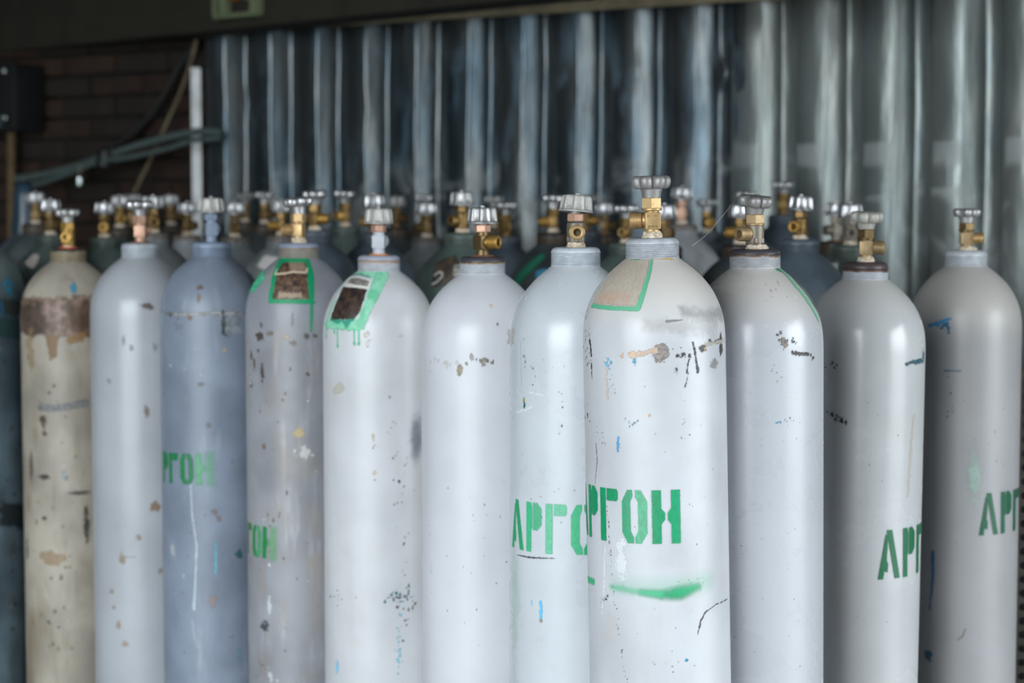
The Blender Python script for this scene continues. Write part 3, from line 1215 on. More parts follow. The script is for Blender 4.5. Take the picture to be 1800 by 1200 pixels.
# 0: cut by the left edge of the picture
c0 = make_cylinder(-41, 0.731, 430, 'dark blue-grey scuffed gas cylinder cut off by the left edge of the picture',
                   paint('paint_dark_blue', (88, 104, 112), 0.3, (60, 62, 60), 0.5, 0.6, (52, 48, 42), 0.45, 0.05, 0.4, (120, 132, 126), 1.24),
                   neck_mat('neck_dark_blue', (110, 120, 120)), outlet=60, wheel_rot=10)
d = Decal(c0, 1.5, 20)
d.poly([(-30, 523), (38, 530), (38, 556), (-30, 550)], (62, 60, 54), 8, 0.7, 6, 10, (50, 64, 60), 10)
d.poly([(-20, 555), (40, 560), (40, 596), (-20, 590)], (40, 76, 72), 10, 0.5, 6, 10)
d.line([(6, 502), (13, 492), (21, 498), (18, 506), (10, 512)], 4, (28, 140, 180), 1.5, 0.9)
d.line([(17, 504), (20, 520)], 4, (28, 140, 180), 1.5, 0.9)
d.line([(2, 530), (5, 556)], 3, (28, 110, 160), 1.5, 0.8)
d.cloud([(5, 620), (35, 900), (20, 1190)], 40, 4, [(40, 44, 44), (70, 62, 50), (120, 126, 130)], (10, 30), 3)
d.poly([(0, 880), (42, 885), (44, 930), (0, 925)], (38, 44, 44), 12, 0.75, 8, 14)
d.build('paint_wear')

# 1: rusty beige
c1 = make_cylinder(120, 0.763, 460, 'beige-grey gas cylinder with a rusty brown band under its shoulder',
                   paint('paint_beige', (164, 157, 144), 0.18, (120, 108, 88), 0.5, 0.4, (84, 74, 60), 0.5, 0.05, 0.3, (160, 152, 140), 1.24),
                   neck_mat('neck_beige', (140, 128, 106), (58, 56, 58), 0.026, (90, 80, 66)), valve='round', valve_mat='brass_yellow',
                   outlet=4, tape='red', wheel_mat='zinc', wheel_rot=12, wheel_scale=0.92, neck='neck5')
d = Decal(c1, 1.4, 21)
d.poly([(20, 522), (175, 520), (175, 590), (130, 592), (60, 586), (20, 580)], (92, 74, 60), 9, 0.82, 7, 12, (150, 124, 112), 13)
d.poly([(30, 540), (75, 530), (90, 580), (60, 590), (40, 585)], (58, 50, 44), 10, 0.7, 8, 10)
d.poly([(120, 540), (160, 530), (160, 590), (130, 585)], (70, 52, 40), 10, 0.65, 8, 10)
d.poly([(80, 590), (104, 588), (98, 628), (88, 632)], (120, 92, 58), 4, 0.85, 4, 7)
d.poly([(115, 590), (150, 582), (146, 600), (120, 606)], (150, 112, 60), 4, 0.6, 5, 7)
d.poly([(55, 575), (62, 640), (56, 660), (44, 600)], (150, 130, 90), 8, 0.4, 6, 10)
d.line([(72, 715), (98, 717), (150, 708)], [12, 10, 12], (98, 100, 104), 3, 0.8, 2, 6, (130, 130, 130), 5)
for x, y, rx, ry, c_ in ((75, 740, 7, 10, (78, 64, 52)), (79, 762, 5, 4, (90, 78, 64)), (78, 838, 8, 4, (60, 54, 48)), (138, 866, 16, 3, (74, 70, 64)), (78, 910, 5, 4, (60, 54, 48)),
                         (152, 920, 4, 24, (66, 62, 58)), (48, 965, 4, 18, (70, 66, 60)), (55, 820, 4, 20, (96, 88, 76)), (92, 980, 18, 12, (150, 130, 104)), (130, 505, 6, 8, (70, 140, 170)), (112, 835, 2.5, 5, (130, 168, 186))):
    d.chip(x, y, rx, ry, c_, 3, 0.85)
d.cloud([(60, 640), (130, 800), (70, 1000), (120, 1180)], 46, 3.5, [(92, 80, 66), (70, 66, 60), (200, 196, 188), (140, 120, 92)], (25, 40), 5)
d.line([(74, 1025), (84, 1050), (95, 1068)], 2.5, (196, 190, 180), 1.5, 0.7)
d.build('paint_wear')

# 2: clean light grey
c2 = make_cylinder(247, 0.808, 452, 'clean light grey gas cylinder with a few brown rust spots and a smooth neck',
                   paint('paint_clean_grey', (172, 176, 182), 0.05, (150, 146, 138), 0.08, 0.05, rough=0.3, peel=0.03),
                   neck_mat('neck_clean_grey', (176, 182, 190)), valve='block', valve_mat='copper', outlet=165, tape='rust', wheel_mat='zinc_shiny', wheel_rot=20, block_rot=2, neck='neck5')
d = Decal(c2, 1.2, 22)
for x, y, rx, ry, c_ in ((259, 538, 9, 5, (82, 58, 50)), (258, 722, 4, 8, (130, 110, 88)), (272, 891, 7, 8, (142, 112, 78)), (243, 945, 4, 5, (150, 132, 104)), (215, 981, 5, 8, (150, 132, 106)),
                         (196, 1040, 5, 4, (158, 140, 114)), (200, 1068, 3, 3, (150, 132, 108)), (208, 1098, 4, 6, (160, 142, 116)), (221, 1132, 5, 5, (160, 144, 118)), (167, 1118, 4, 6, (150, 128, 98)),
                         (217, 598, 2, 7, (110, 112, 112)), (231, 612, 3, 5, (140, 144, 148)), (192, 670, 4, 4, (150, 154, 158)), (272, 610, 4, 6, (140, 148, 156)), (282, 1002, 4, 4, (150, 130, 112))):
    d.chip(x, y, rx, ry, c_, 3.5, 0.6)
d.line([(217, 978), (238, 979)], 1.5, (160, 154, 146), 2, 0.6)
d.build('paint_wear')

# 3: blue-grey
c3 = make_cylinder(372, 0.836, 451, 'blue-grey gas cylinder with a painted valve and faded green lettering',
                   paint('paint_blue_grey', (128, 139, 155), 0.14, (110, 120, 136), 0.3, 0.35, (100, 92, 84), 0.42, 0.05, 0.0, light_amt=0.25, light_col=(190, 200, 210)),
                   neck_mat('neck_blue_grey', (132, 146, 166)), handle='knob', valve='block', valve_mat='painted_blue', nut_mat='painted_blue', outlet=175, outlet_mat='painted_blue',
                   tape=None, wheel_mat='zinc_rough', wheel_rot=8, block_rot=18, neck='neck5', vz=1.02)
d = Decal(c3, 1.2, 23)
d.line([(284, 548), (320, 553), (372, 551), (428, 550)], [3, 6, 4, 6], (168, 170, 172), 3, 0.8, 3, 6, (120, 116, 110), 6)
d.poly([(380, 546), (410, 552), (426, 556), (424, 585), (400, 592), (392, 570)], (168, 174, 178), 6, 0.5, 6, 9, (126, 134, 142), 9)
d.line([(391, 548), (394, 566), (391, 582), (397, 590)], [5, 7, 4, 5], (58, 60, 62), 2, 0.8, 3, 5)
for x, y, rx, ry, c_ in ((352, 505, 6, 4, (112, 88, 74)), (349, 525, 3, 7, (130, 108, 92)), (300, 553, 4, 4, (84, 76, 70)), (334, 560, 4, 5, (130, 96, 70)), (314, 575, 8, 10, (124, 132, 146)),
                         (394, 615, 4, 4, (170, 160, 148)), (353, 675, 5, 4, (112, 110, 112)), (367, 747, 4, 4, (118, 116, 118)), (304, 968, 8, 9, (176, 182, 188)), (421, 972, 6, 8, (40, 96, 100)), (374, 1055, 5, 10, (150, 136, 130)),
                         (378, 900, 5, 5, (130, 118, 112)), (385, 912, 4, 4, (130, 118, 112)), (420, 1150, 2, 8, (96, 170, 190))):
    d.chip(x, y, rx, ry, c_, 2.2, 0.7)
d.line([(335, 850), (338, 905), (346, 960), (343, 1040), (341, 1070)], [3, 2.5, 3, 4, 6], (186, 198, 206), 2, 0.8, 1.2, 5)
d.line([(338, 1090), (343, 1125), (351, 1140)], [2, 2, 1], (186, 198, 206), 2, 0.7)
d.line([(379, 955), (380, 1010)], [3, 4], (110, 178, 198), 2, 0.75, 2, 5)
d.line([(388, 452), (408, 482), (428, 520)], 1.2, (176, 168, 160), 1.2, 0.75)
d.cloud([(300, 650), (400, 740), (300, 1000), (400, 1180)], 44, 2.6, [(190, 196, 200), (112, 116, 124), (150, 160, 172)], (30, 40), 6)
d.build('paint_wear')
d = Decal(c3, 1.2, 33)
g3 = (22, 122, 68)
stencil(d, 3, (328, 824), 62, {1: (g3, 0.9, 3), 2: (g3, 0.9, 2), (3, 0): (g3, 0.95, 2), (3, 1): (g3, 0.9, 2.5, 0.4), (4, 0): ((92, 172, 120), 0.75, 9), (4, 1): ((100, 176, 128), 0.6, 20)}, rot=0.02)
d.build('lettering', 1, 'faded green stencilled lettering')

# 4: grey with a bare steel window
c4 = make_cylinder(525, 0.862, 453, 'grey gas cylinder with a bare metal stamp window framed in bright green paint',
                   paint('paint_warm_grey', (146, 148, 154), 0.14, (140, 128, 112), 0.35, 0.5, (84, 72, 58), 0.42, 0.06, 0.3, (140, 146, 160), 1.2, light_amt=0.3),
                   neck_mat('neck_warm_grey', (150, 146, 136), (132, 140, 158), 0.02, (150, 128, 92)), outlet=-78, valve_mat='brass', tape='tape2', wheel_mat='zinc_shiny', wheel_rot=15,
                   wheel_tilt=(-5, 0), neck='neck7', block_rot=-18)
d = Decal(c4, 1.1, 24)
d.poly([(493, 452), (543, 455), (547, 476), (551, 532), (472, 531), (477, 500), (485, 470)], (12, 144, 96), 1.2, 1.0, 0.8, 5)
d.poly([(497, 461), (538, 462), (540, 490), (543, 526), (479, 526), (484, 498), (490, 474)], (118, 92, 74), 1.6, 1.0, 0.8, 4, (46, 38, 34), 9)
for y in (486, 500, 512, 522):
    d.line([(486, y), (512, y + 2), (540, y)], 2.2, (40, 32, 28), 2, 0.5, 1.5, 4)
d.poly([(508, 462), (536, 463), (538, 476), (512, 478)], (176, 150, 132), 8, 0.5, 3, 5)
d.poly([(490, 514), (530, 514), (534, 524), (488, 524)], (196, 174, 150), 6, 0.6, 3, 5)
d.line([(487, 474), (484, 482), (500, 481), (515, 478), (538, 479), (540, 472)], 3, (214, 196, 170), 1, 0.95, 0.5, 3)
d.line([(545, 465), (547, 520), (547, 560), (546, 582)], [5, 5, 4.5, 2.5], (12, 144, 96), 1.0, 1.0)
d.line([(474, 531), (553, 532)], 3.5, (12, 144, 96), 1.0, 1.0)
d.build('stamp_window', 1, 'bare metal window with a bright green painted frame')
d = Decal(c4, 1.1, 44)
d.poly([(452, 478), (467, 475), (466, 490), (448, 512), (437, 515), (440, 500)], (40, 164, 112), 1.5, 1.0, 1.2, 4, (96, 196, 158), 6)
d.build('paint_patch', 1, 'bright green paint patch on the shoulder')
d = Decal(c4, 1.1, 34)
g4 = (16, 126, 66)
stencil(d, 3, (451, 950), 62, {2: (g4, 0.7, 3), (3, 0): (g4, 1, 1.6), (3, 1): ((60, 160, 100), 0.9, 3), (4, 0): (g4, 1, 1.8), (4, 1): ((104, 178, 118), 0.6, 18)}, rot=-0.03, wk=0.92)
d.build('lettering', 1, 'faded green stencilled lettering')
d = Decal(c4, 1.2, 54)
for x, y, rx, ry, c_ in ((456, 591, 8, 6, (72, 62, 54)), (475, 586, 6, 4, (120, 110, 96)), (514, 562, 2, 10, (140, 134, 126)), (503, 592, 5, 3, (190, 172, 140)), (516, 603, 6, 4, (128, 118, 106)), (540, 590, 4, 4, (92, 88, 86)), (554, 590, 4, 4, (100, 96, 92)),
                         (442, 625, 3, 8, (76, 66, 54)), (447, 640, 3, 9, (84, 72, 58)), (461, 655, 4, 12, (66, 56, 46)), (442, 676, 4, 4, (60, 56, 52)), (542, 657, 3, 3, (80, 66, 60)), (459, 571, 2, 4, (80, 72, 66)), (454, 616, 2, 3, (70, 60, 52)),
                         (525, 762, 9, 8, (200, 178, 132)), (464, 784, 3, 4, (128, 92, 62)), (535, 797, 12, 10, (210, 212, 212)), (465, 1100, 8, 7, (52, 68, 68)), (474, 1065, 4, 14, (206, 214, 214)), (476, 1190, 5, 10, (200, 206, 206))):
    d.chip(x, y, rx, ry, c_, 1.8, 0.7)
d.cloud([(436, 640), (446, 690)], 22, 3, [(214, 214, 210), (150, 140, 124)], (5, 18), 8)
d.cloud([(440, 700), (545, 760), (450, 900), (480, 1080), (470, 1190)], 60, 2.8, [(206, 208, 206), (120, 106, 90), (196, 180, 150), (96, 92, 90)], (34, 40), 9)
d.build('paint_wear')

# 5: white with the leaning green frame
c5 = make_cylinder(666, 0.904, 476, 'light grey gas cylinder with a dark plate framed in dripping mint green paint',
                   paint('paint_white_a', (204, 206, 210), 0.05, (168, 160, 146), 0.12, 0.12, rough=0.36, peel=0.05, light_amt=0.0),
                   neck_mat('neck_white_a', (188, 190, 196), (150, 154, 166), 0.02, (176, 140, 84)), handle='knob', wheel_mat='zinc_rough', valve='block', valve_mat='painted_grey', nut_mat='copper',
                   outlet=170, outlet_mat='painted_grey', tape='orange', wheel_rot=4, block_rot=-3, neck='neck7')
d = Decal(c5, 1.1, 25)
m5 = (108, 190, 152)
d.poly([(627, 474), (655, 472), (682, 477), (673, 506), (652, 545), (643, 570), (640, 579), (612, 581), (590, 577), (576, 578), (572, 570), (582, 545), (597, 514), (610, 490)], m5, 3, 0.95, 2.2, 7, (150, 214, 184), 14)
d.poly([(612, 487), (628, 481), (656, 489), (650, 506), (640, 535), (630, 560), (604, 566), (578, 563), (590, 530)], (196, 202, 204), 3, 0.9, 1.5, 6)
d.poly([(605, 503), (646, 507), (640, 528), (632, 550), (622, 563), (600, 562), (581, 564), (588, 540), (597, 520)], (74, 56, 46), 1.6, 1.0, 1.6, 5, (32, 30, 30), 8)
d.poly([(608, 498), (616, 486), (635, 487), (654, 493), (649, 505)], (214, 212, 206), 1, 1.0, 0.3)
d.poly([(611, 497), (618, 489), (634, 489), (650, 494), (646, 503)], (70, 66, 64), 1, 1.0, 0.4, 3, (168, 162, 156), 2.2)
d.line([(605, 502), (628, 504), (648, 507)], 3, (222, 218, 208), 1, 1.0)
d.line([(616, 484), (634, 482), (652, 488)], [1.5, 2.5, 1.5], (66, 74, 96), 1.2, 0.8)
d.poly([(580, 560), (600, 562), (622, 561), (614, 572), (609, 579), (602, 566), (592, 570)], (20, 140, 116), 1.5, 0.9, 1.5, 4)
for x, y0_, y1_ in ((574, 574, 592), (594, 576, 608), (588, 578, 584), (623, 578, 604), (631, 580, 604)):
    d.line([(x, y0_), (x, y1_)], [2.6, 2.0], (54, 190, 140), 1.0, 0.95)
    d.chip(x, y1_, 1.8, 2.6, (30, 170, 122), 0.8)
d.build('stamp_window', 1, 'dark plate in a dripping mint green frame')
d = Decal(c5, 1.1, 35)
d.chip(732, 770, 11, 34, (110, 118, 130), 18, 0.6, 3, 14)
d.poly([(586, 684), (598, 671), (607, 683), (600, 690), (588, 692)], (182, 178, 166), 1.5, 0.9, 0.8, 4)
d.cloud([(690, 780), (705, 850), (715, 1000)], 30, 2.4, [(120, 110, 96), (60, 70, 70), (150, 140, 126)], (10, 40), 12)
d.cloud([(680, 1050), (728, 1055)], 34, 3.0, [(56, 92, 96), (70, 70, 66), (40, 110, 120)], (6, 7), 13)
d.cloud([(718, 990), (712, 1120)], 10, 3.4, [(70, 50, 40), (30, 90, 90)], (5, 30), 14)
d.cloud([(702, 1090), (700, 1190)], 26, 2.4, [(90, 190, 214), (110, 190, 206)], (2.5, 20), 15)
d.cloud([(575, 1040), (620, 1060)], 12, 2.5, [(140, 138, 134), (120, 118, 114)], (8, 6), 16)
d.chip(593, 1172, 3, 10, (96, 184, 218), 1.5)
d.cloud([(655, 760), (658, 850)], 8, 3, [(196, 176, 146), (176, 160, 140)], (3, 10), 17)
d.cloud([(645, 585), (648, 612)], 9, 4, [(206, 196, 190), (190, 178, 170)], (3, 6), 18)
d.build('paint_wear')

# 6: clean white
c6 = make_cylinder(848, 0.982, 481, 'clean white-grey gas cylinder with a black neck rim and two brown paint chips',
                   paint('paint_white_b', (208, 210, 216), 0.035, (180, 176, 170), 0.08, 0.06, rough=0.34, peel=0.05),
                   neck_mat('neck_white_b', (194, 198, 204), (66, 64, 70), 0.0205, (160, 140, 106)), handle='knob', wheel_mat='zinc', valve='block', valve_mat='brass_dark', nut_mat='copper',
                   outlet=62, outlet_mat='brass_yellow', tape='rust', wheel_rot=10, block_rot=38, neck='neck7', vz=0.97)
d = Decal(c6, 1.05, 26)
d.chip(808, 650, 5, 9, (120, 112, 102), 1.2, 0.95, 2, 3, (160, 148, 128), 3)
d.cloud([(845, 630), (858, 636), (852, 640)], 16, 4.0, [(96, 92, 86), (140, 134, 126), (120, 112, 104)], (5, 3), 21)
d.chip(830, 627, 3, 5, (150, 146, 142), 1.2, 0.9)
d.chip(820, 639, 2.5, 2.5, (130, 122, 114), 1)
d.cloud([(770, 638), (800, 640)], 10, 3.0, [(196, 192, 186), (190, 184, 176)], (8, 6), 22)
d.chip(874, 570, 2.2, 2.2, (100, 98, 98), 1)
d.chip(863, 537, 2.5, 2, (200, 178, 140), 1)
d.cloud([(755, 910), (758, 1040)], 16, 1.8, [(196, 222, 236), (206, 226, 236)], (1.5, 22), 23)
d.cloud([(737, 690), (737, 780)], 10, 2.5, [(170, 140, 104), (120, 110, 100)], (1.5, 18), 24)
d.cloud([(780, 760), (860, 950), (800, 1150)], 24, 1.6, [(130, 126, 122), (160, 152, 140)], (30, 60), 25)
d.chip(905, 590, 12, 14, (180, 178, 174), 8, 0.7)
d.build('paint_wear')

# 7: white-grey with АРГО
c7 = make_cylinder(1012, 1.059, 467, 'glossy light grey gas cylinder with pale mint stencilled lettering and rough cast knob',
                   paint('paint_white_c', (200, 206, 212), 0.045, (176, 176, 170), 0.1, 0.08, rough=0.27, peel=0.05),
                   neck_mat('neck_white_c', (188, 196, 204)), handle='knob', wheel_mat='zinc_rough', valve='round', valve_mat='gunmetal', nut_mat='copper', outlet=3, outlet_mat='brass', tape='tape',
                   wheel_rot=0, wheel_tilt=(5, -3), neck='neck7', vz=0.95, k=1.06)
d = Decal(c7, 1.0, 27)
m7, m7b = (58, 178, 126), (26, 158, 102)
stencil(d, 2, (977, 930), 80, {(0, 0): (m7b, 0.95, 1.6), (0, 1): (m7b, 0.9, 1.6), (1, 0): (m7, 0.95, 1.6), (1, 1): (m7, 0.7, 2), 2: ((94, 190, 148), 0.85, 1.8), (3, 0): (m7, 0.9, 1.6), (3, 1): (m7b, 0.95, 1.4), 4: (m7b, 0.9, 1.6)}, rot=0.0, wk=0.98)
d.build('lettering', 1, 'mint green stencilled lettering')
d = Decal(c7, 1.05, 37)
d.line([(910, 975), (930, 979), (975, 981)], [1.2, 2.4, 1.0], (70, 70, 72), 1, 0.85, 0.8, 3)
d.line([(951, 1058), (951, 1090)], [5, 4], (96, 186, 226), 1.5, 0.9, 2, 4)
d.chip(951, 1091, 2.5, 3.5, (150, 130, 110), 1)
d.chip(935, 1060, 1.5, 4, (110, 190, 224), 1)
d.chip(921, 703, 2.2, 5, (150, 150, 60), 1)
d.chip(922, 711, 2.4, 5, (30, 96, 84), 1)
d.line([(908, 725), (925, 720), (938, 714)], 2.2, (228, 232, 234), 1, 0.8, 1, 3)
d.line([(932, 690), (955, 694)], 2.0, (228, 232, 234), 1, 0.8, 1, 3)
d.cloud([(921, 604), (923, 640)], 12, 1.8, [(130, 132, 132), (90, 100, 100)], (1.5, 10), 31)
d.cloud([(935, 655), (940, 680)], 6, 2, [(64, 160, 170), (90, 110, 110)], (2, 8), 32)
d.cloud([(970, 640), (1000, 700), (940, 850), (1000, 860)], 22, 1.6, [(140, 136, 130), (110, 110, 110)], (14, 30), 33)
d.line([(916, 600), (917, 690)], [1, 1], (170, 172, 172), 1.2, 0.5)
d.chip(900, 592, 10, 12, (190, 186, 180), 8, 0.7)
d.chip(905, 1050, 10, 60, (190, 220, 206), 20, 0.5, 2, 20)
d.build('paint_wear')

# 8: the nearest
c8 = make_cylinder(1147, 1.146, 453, 'nearest gas cylinder, large green stencilled lettering and a green paint smear below it',
                   paint('paint_front', (198, 201, 206), 0.06, (170, 164, 156), 0.18, 0.12, rough=0.36, peel=0.08, dust=0.8, dust_col=(192, 187, 180), dust_z=1.292),
                   neck_mat('neck_front', (178, 182, 190)), outlet=-99, valve_mat='brass', tape='tape', wheel_mat='zinc_dull', wheel_rot=-3, lean=(-1.35, 0), neck='neck7', vz=1.03, block_rot=6)
d = Decal(c8, 0.95, 28)
gs = (8, 140, 92)
stencil(d, 3, (1115, 908), 79, {1: (gs, 1, 1.1), 2: (gs, 1, 1.1), (3, 0): ((34, 152, 106), 1, 1.2, 0.35), (3, 1): ((76, 168, 126), 1, 1.4, 0.35), (4, 0): (gs, 1, 1.1), (4, 1): ((20, 148, 100), 0.97, 1.8), 0: (gs, 1, 1.1)}, rot=0.0, wk=0.99)
d.build('lettering', 1, 'bold green stencilled lettering')
d = Decal(c8, 1.0, 38)
d.line([(1128, 1040), (1165, 1045), (1195, 1041), (1226, 1031)], [4, 10, 18, 8], (10, 150, 98), 16, 0.97, 1.0, 6, thin=0.1)
d.line([(1075, 1031), (1095, 1035), (1120, 1040), (1160, 1044)], [4, 6, 5, 8], (70, 190, 140), 12, 0.6, 1.0, 6)
d.line([(1034, 1017), (1044, 1022)], [10, 9], (40, 180, 120), 6, 0.85, 1, 5)
d.line([(1085, 1030), (1240, 1022)], [20, 30], (120, 206, 168), 26, 0.18)
d.cloud([(1215, 1022), (1238, 1012)], 10, 1.3, [(20, 160, 110)], (8, 4), 41)
d.build('paint_smear', 1, 'sprayed green smear')
d = Decal(c8, 1.0, 48)
gl = (90, 172, 134)
d.poly([(1100, 455), (1142, 456), (1120, 537), (1044, 534), (1060, 505)], (188, 180, 168), 5, 0.85, 2, 7, (182, 168, 152), 4)
d.poly([(1060, 515), (1110, 515), (1104, 534), (1048, 532)], (182, 138, 112), 14, 0.4, 5, 9)
d.line([(1146, 455), (1137, 495), (1122, 541)], [8, 8, 9], gl, 1.0, 1.0, 0.3)
d.line([(1041, 537), (1080, 542), (1122, 543)], [6, 6.5, 6.5], gl, 1.0, 1.0, 0.3)
d.line([(1098, 459), (1068, 490), (1042, 535)], [3, 3, 3], (150, 196, 172), 2, 0.6)
d.line([(1110, 454), (1124, 455)], 4, (30, 150, 110), 1, 0.9, 1)
d.line([(1142, 454), (1182, 455)], 2.4, (214, 170, 60), 1, 0.9, 0.8)
d.build('stamp_window', 1, 'beige stamp panel with thin green border')
d = Decal(c8, 0.95, 58)
d.chip(1162, 621, 12, 13, (116, 108, 106), 1.0, 1.0, 4, 5, (150, 140, 136), 3)
d.line([(1112, 626), (1125, 622), (1152, 616)], [9, 6, 7], (186, 172, 160), 2, 0.85, 2.5, 4, (200, 168, 140), 4)
d.chip(1112, 624, 6, 5, (206, 168, 136), 2, 0.8)
d.cloud([(1096, 626), (1125, 622)], 14, 3, [(206, 172, 144), (196, 180, 168)], (4, 4), 50)
d.chip(1115, 634, 3, 6, (70, 150, 180), 1, 0.8)
d.line([(1218, 602), (1222, 622), (1227, 654)], [3, 3, 5], BLACK, 1, 0.9, 1.6, 3)
d.line([(1211, 632), (1207, 655)], [3, 2], (60, 58, 56), 1, 0.85, 1.5, 3)
d.cloud([(1192, 608), (1195, 630), (1210, 624)], 14, 3.2, [BLACK, (60, 58, 56)], (4, 6), 51)
d.chip(1236, 614, 6, 4, (54, 46, 34), 1, 0.95)
d.chip(1238, 612, 2, 2, (214, 164, 90), 1)
d.line([(1230, 612), (1246, 604), (1262, 600)], [5, 4, 8], (60, 60, 58), 1.2, 0.8, 2.5, 3.5)
d.chip(1248, 601, 4, 5, (44, 44, 42), 1, 0.95)
d.chip(1267, 606, 6, 18, (56, 56, 54), 1.5, 0.95, 3, 4)
d.line([(1240, 605), (1276, 596)], [6, 5], (206, 200, 186), 2, 0.5, 2, 4)
d.chip(1255, 640, 10, 8, (132, 132, 132), 4, 0.6, 3, 4)
d.line([(1210, 655), (1204, 680)], [1.5, 1.5], BLACK, 1, 0.7, 1.2, 3)
d.cloud([(1190, 652), (1186, 660)], 5, 2.4, [(90, 88, 86)], (3, 3), 52)
d.line([(1172, 565), (1182, 564), (1202, 562)], [4, 3, 1.2], (90, 88, 88), 1, 0.85, 1, 3)
d.poly([(1195, 540), (1240, 545), (1272, 540), (1270, 560), (1225, 566), (1200, 556)], (150, 148, 146), 14, 0.42, 5, 9)
d.poly([(1130, 560), (1200, 566), (1260, 566), (1255, 590), (1190, 586), (1130, 580)], (188, 185, 182), 16, 0.35, 5, 12)
d.cloud([(1031, 565), (1034, 640)], 30, 2.6, [(110, 106, 100), (70, 68, 64), (150, 146, 140)], (3, 18), 53)
d.line([(1037, 598), (1040, 625)], [4, 3], (56, 54, 52), 1, 0.9, 2, 3)
d.line([(1040, 640), (1041, 665)], [2.4, 2], (60, 58, 56), 1, 0.8, 1.8, 3)
d.cloud([(1030, 690), (1032, 745)], 9, 2.8, [BLACK, (70, 70, 68)], (2, 10), 54)
d.cloud([(1065, 632), (1072, 642)], 16, 2.6, [(116, 178, 206), (90, 164, 196)], (4, 5), 55)
d.line([(1066, 648), (1068, 700)], [4, 3], (206, 192, 180), 2, 0.7, 2, 4)
d.cloud([(1074, 650), (1078, 690)], 8, 1.5, [(90, 170, 180), (110, 150, 160)], (2, 8), 56)
d.line([(1087, 768), (1086, 790)], [4, 5], (70, 150, 200), 1.2, 0.95, 1.8, 3)
d.cloud([(1097, 742), (1122, 745), (1098, 752)], 14, 1.8, [(70, 140, 160), (110, 120, 124)], (2, 5), 57)
d.chip(1142, 730, 2, 2.4, (206, 160, 120), 1)
d.cloud([(1200, 700), (1208, 745), (1196, 780)], 10, 1.3, [(90, 88, 86), (150, 120, 100)], (4, 10), 58)
d.cloud([(1045, 745), (1062, 780), (1050, 800)], 12, 1.4, [(80, 78, 76), (110, 108, 104)], (3, 8), 59)
d.line([(1026, 720), (1028, 800), (1030, 838)], [1.4, 1.4, 1.4], (90, 176, 190), 1, 0.8)
# the long dotted crack
pts = [(1062, 835), (1068, 890), (1072, 950), (1078, 1030), (1086, 1100), (1098, 1175), (1104, 1200)]
d.cloud(pts, 70, 1.3, [(70, 68, 68), (96, 94, 92)], (1.0, 4), 60)
d.line([(1048, 780), (1050, 810), (1046, 850)], [1, 1.4, 1], (80, 78, 76), 1, 0.7, 1, 2)
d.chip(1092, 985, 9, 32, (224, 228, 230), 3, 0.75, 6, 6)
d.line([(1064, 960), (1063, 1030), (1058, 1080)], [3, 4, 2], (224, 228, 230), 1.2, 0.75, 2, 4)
d.cloud([(1052, 1052), (1066, 1050)], 8, 2.2, [(70, 68, 66)], (3, 3), 61)
d.line([(1278, 1052), (1258, 1062), (1240, 1075), (1232, 1090), (1226, 1115)], [1.2, 1.2, 2.2, 3, 1.6], (64, 62, 62), 1, 0.85, 1.2, 3)
d.chip(1207, 1160, 3, 2.4, (40, 130, 160), 1)
d.cloud([(1135, 1180), (1220, 1165)], 8, 1.8, [(90, 88, 86)], (8, 8), 62)
d.cloud([(1100, 850), (1180, 800), (1250, 1000), (1120, 1120)], 26, 1.2, [(110, 108, 106), (150, 130, 116)], (40, 50), 63)
d.build('paint_wear')

# small stamped marks on the flat face of the brass block
SEG = {'0': [[(0, 0), (1, 0), (1, 2), (0, 2), (0, 0)]], '2': [[(0, 2), (1, 2), (1, 1), (0, 1), (0, 0), (1, 0)]], '5': [[(1, 2), (0, 2), (0, 1), (1, 1), (1, 0), (0, 0)]],
       '-': [[(0, 1), (0.8, 1)]], 'w': [[(0, 0.6), (0.4, 1.4), (0.8, 0.6), (1.2, 1.4), (1.6, 0.6)]]}
mb = MB()
for text, x0_, z0_, k_ in (('20', -0.0095, 0.0310, 0.0016), ('ww', 0.0012, 0.0312, 0.0014), ('00-00-05', -0.0078, 0.0160, 0.0011)):
    xx = x0_
    for ch in text:
        for pl in SEG[ch]:
            mb.tube([(xx + a_ * k_, -0.01228, z0_ + b_ * k_) for a_, b_ in pl], 0.00026, 5)
        xx += k_ * (1.75 if ch != 'w' else 2.0)
M['stamp'] = plain('dark_stamped_grooves', (74, 54, 34), 0.7, 0.2, 60)
obj('stamped_marks', mb.mesh('stamped_marks', True, 60), M['stamp'], c8.valve)

# 9
c9 = make_cylinder(1327, 1.09, 471, 'gas cylinder with a tilted bronze valve, black neck rim and green stripe down its shoulder',
                   paint('paint_right_a', (186, 189, 195), 0.03, (160, 156, 150), 0.12, 0.08, rough=0.27, peel=0.12, dust=0.75, dust_col=(184, 178, 172), dust_z=1.27),
                   neck_mat('neck_right_a', (186, 188, 192), (62, 60, 66), 0.0215, (130, 98, 78)), handle='star', outlet=-58, valve='round', valve_mat='gunmetal', nut_mat='brass_dull', outlet_mat='brass_dull', tape='big',
                   wheel_mat='zinc_dull', wheel_rot=12, wheel_tilt=(3, 7), neck='neck9', vz=0.93, lean=(-0.6, 0))
d = Decal(c9, 1.0, 29)
d.line([(1372, 474), (1396, 500), (1420, 530), (1438, 562)], [12, 13, 12, 8], (112, 180, 148), 2.5, 0.9, 1, 5)
d.line([(1378, 472), (1404, 500), (1428, 532), (1442, 556)], [8, 11, 11, 6], (78, 96, 92), 3, 0.9, 1.5, 5)
d.line([(1362, 472), (1372, 476)], 6, (40, 140, 100), 2, 0.8, 2)
d.build('shoulder_stripe', 1, 'green and grey stripe down the shoulder')
d = Decal(c9, 1.0, 39)
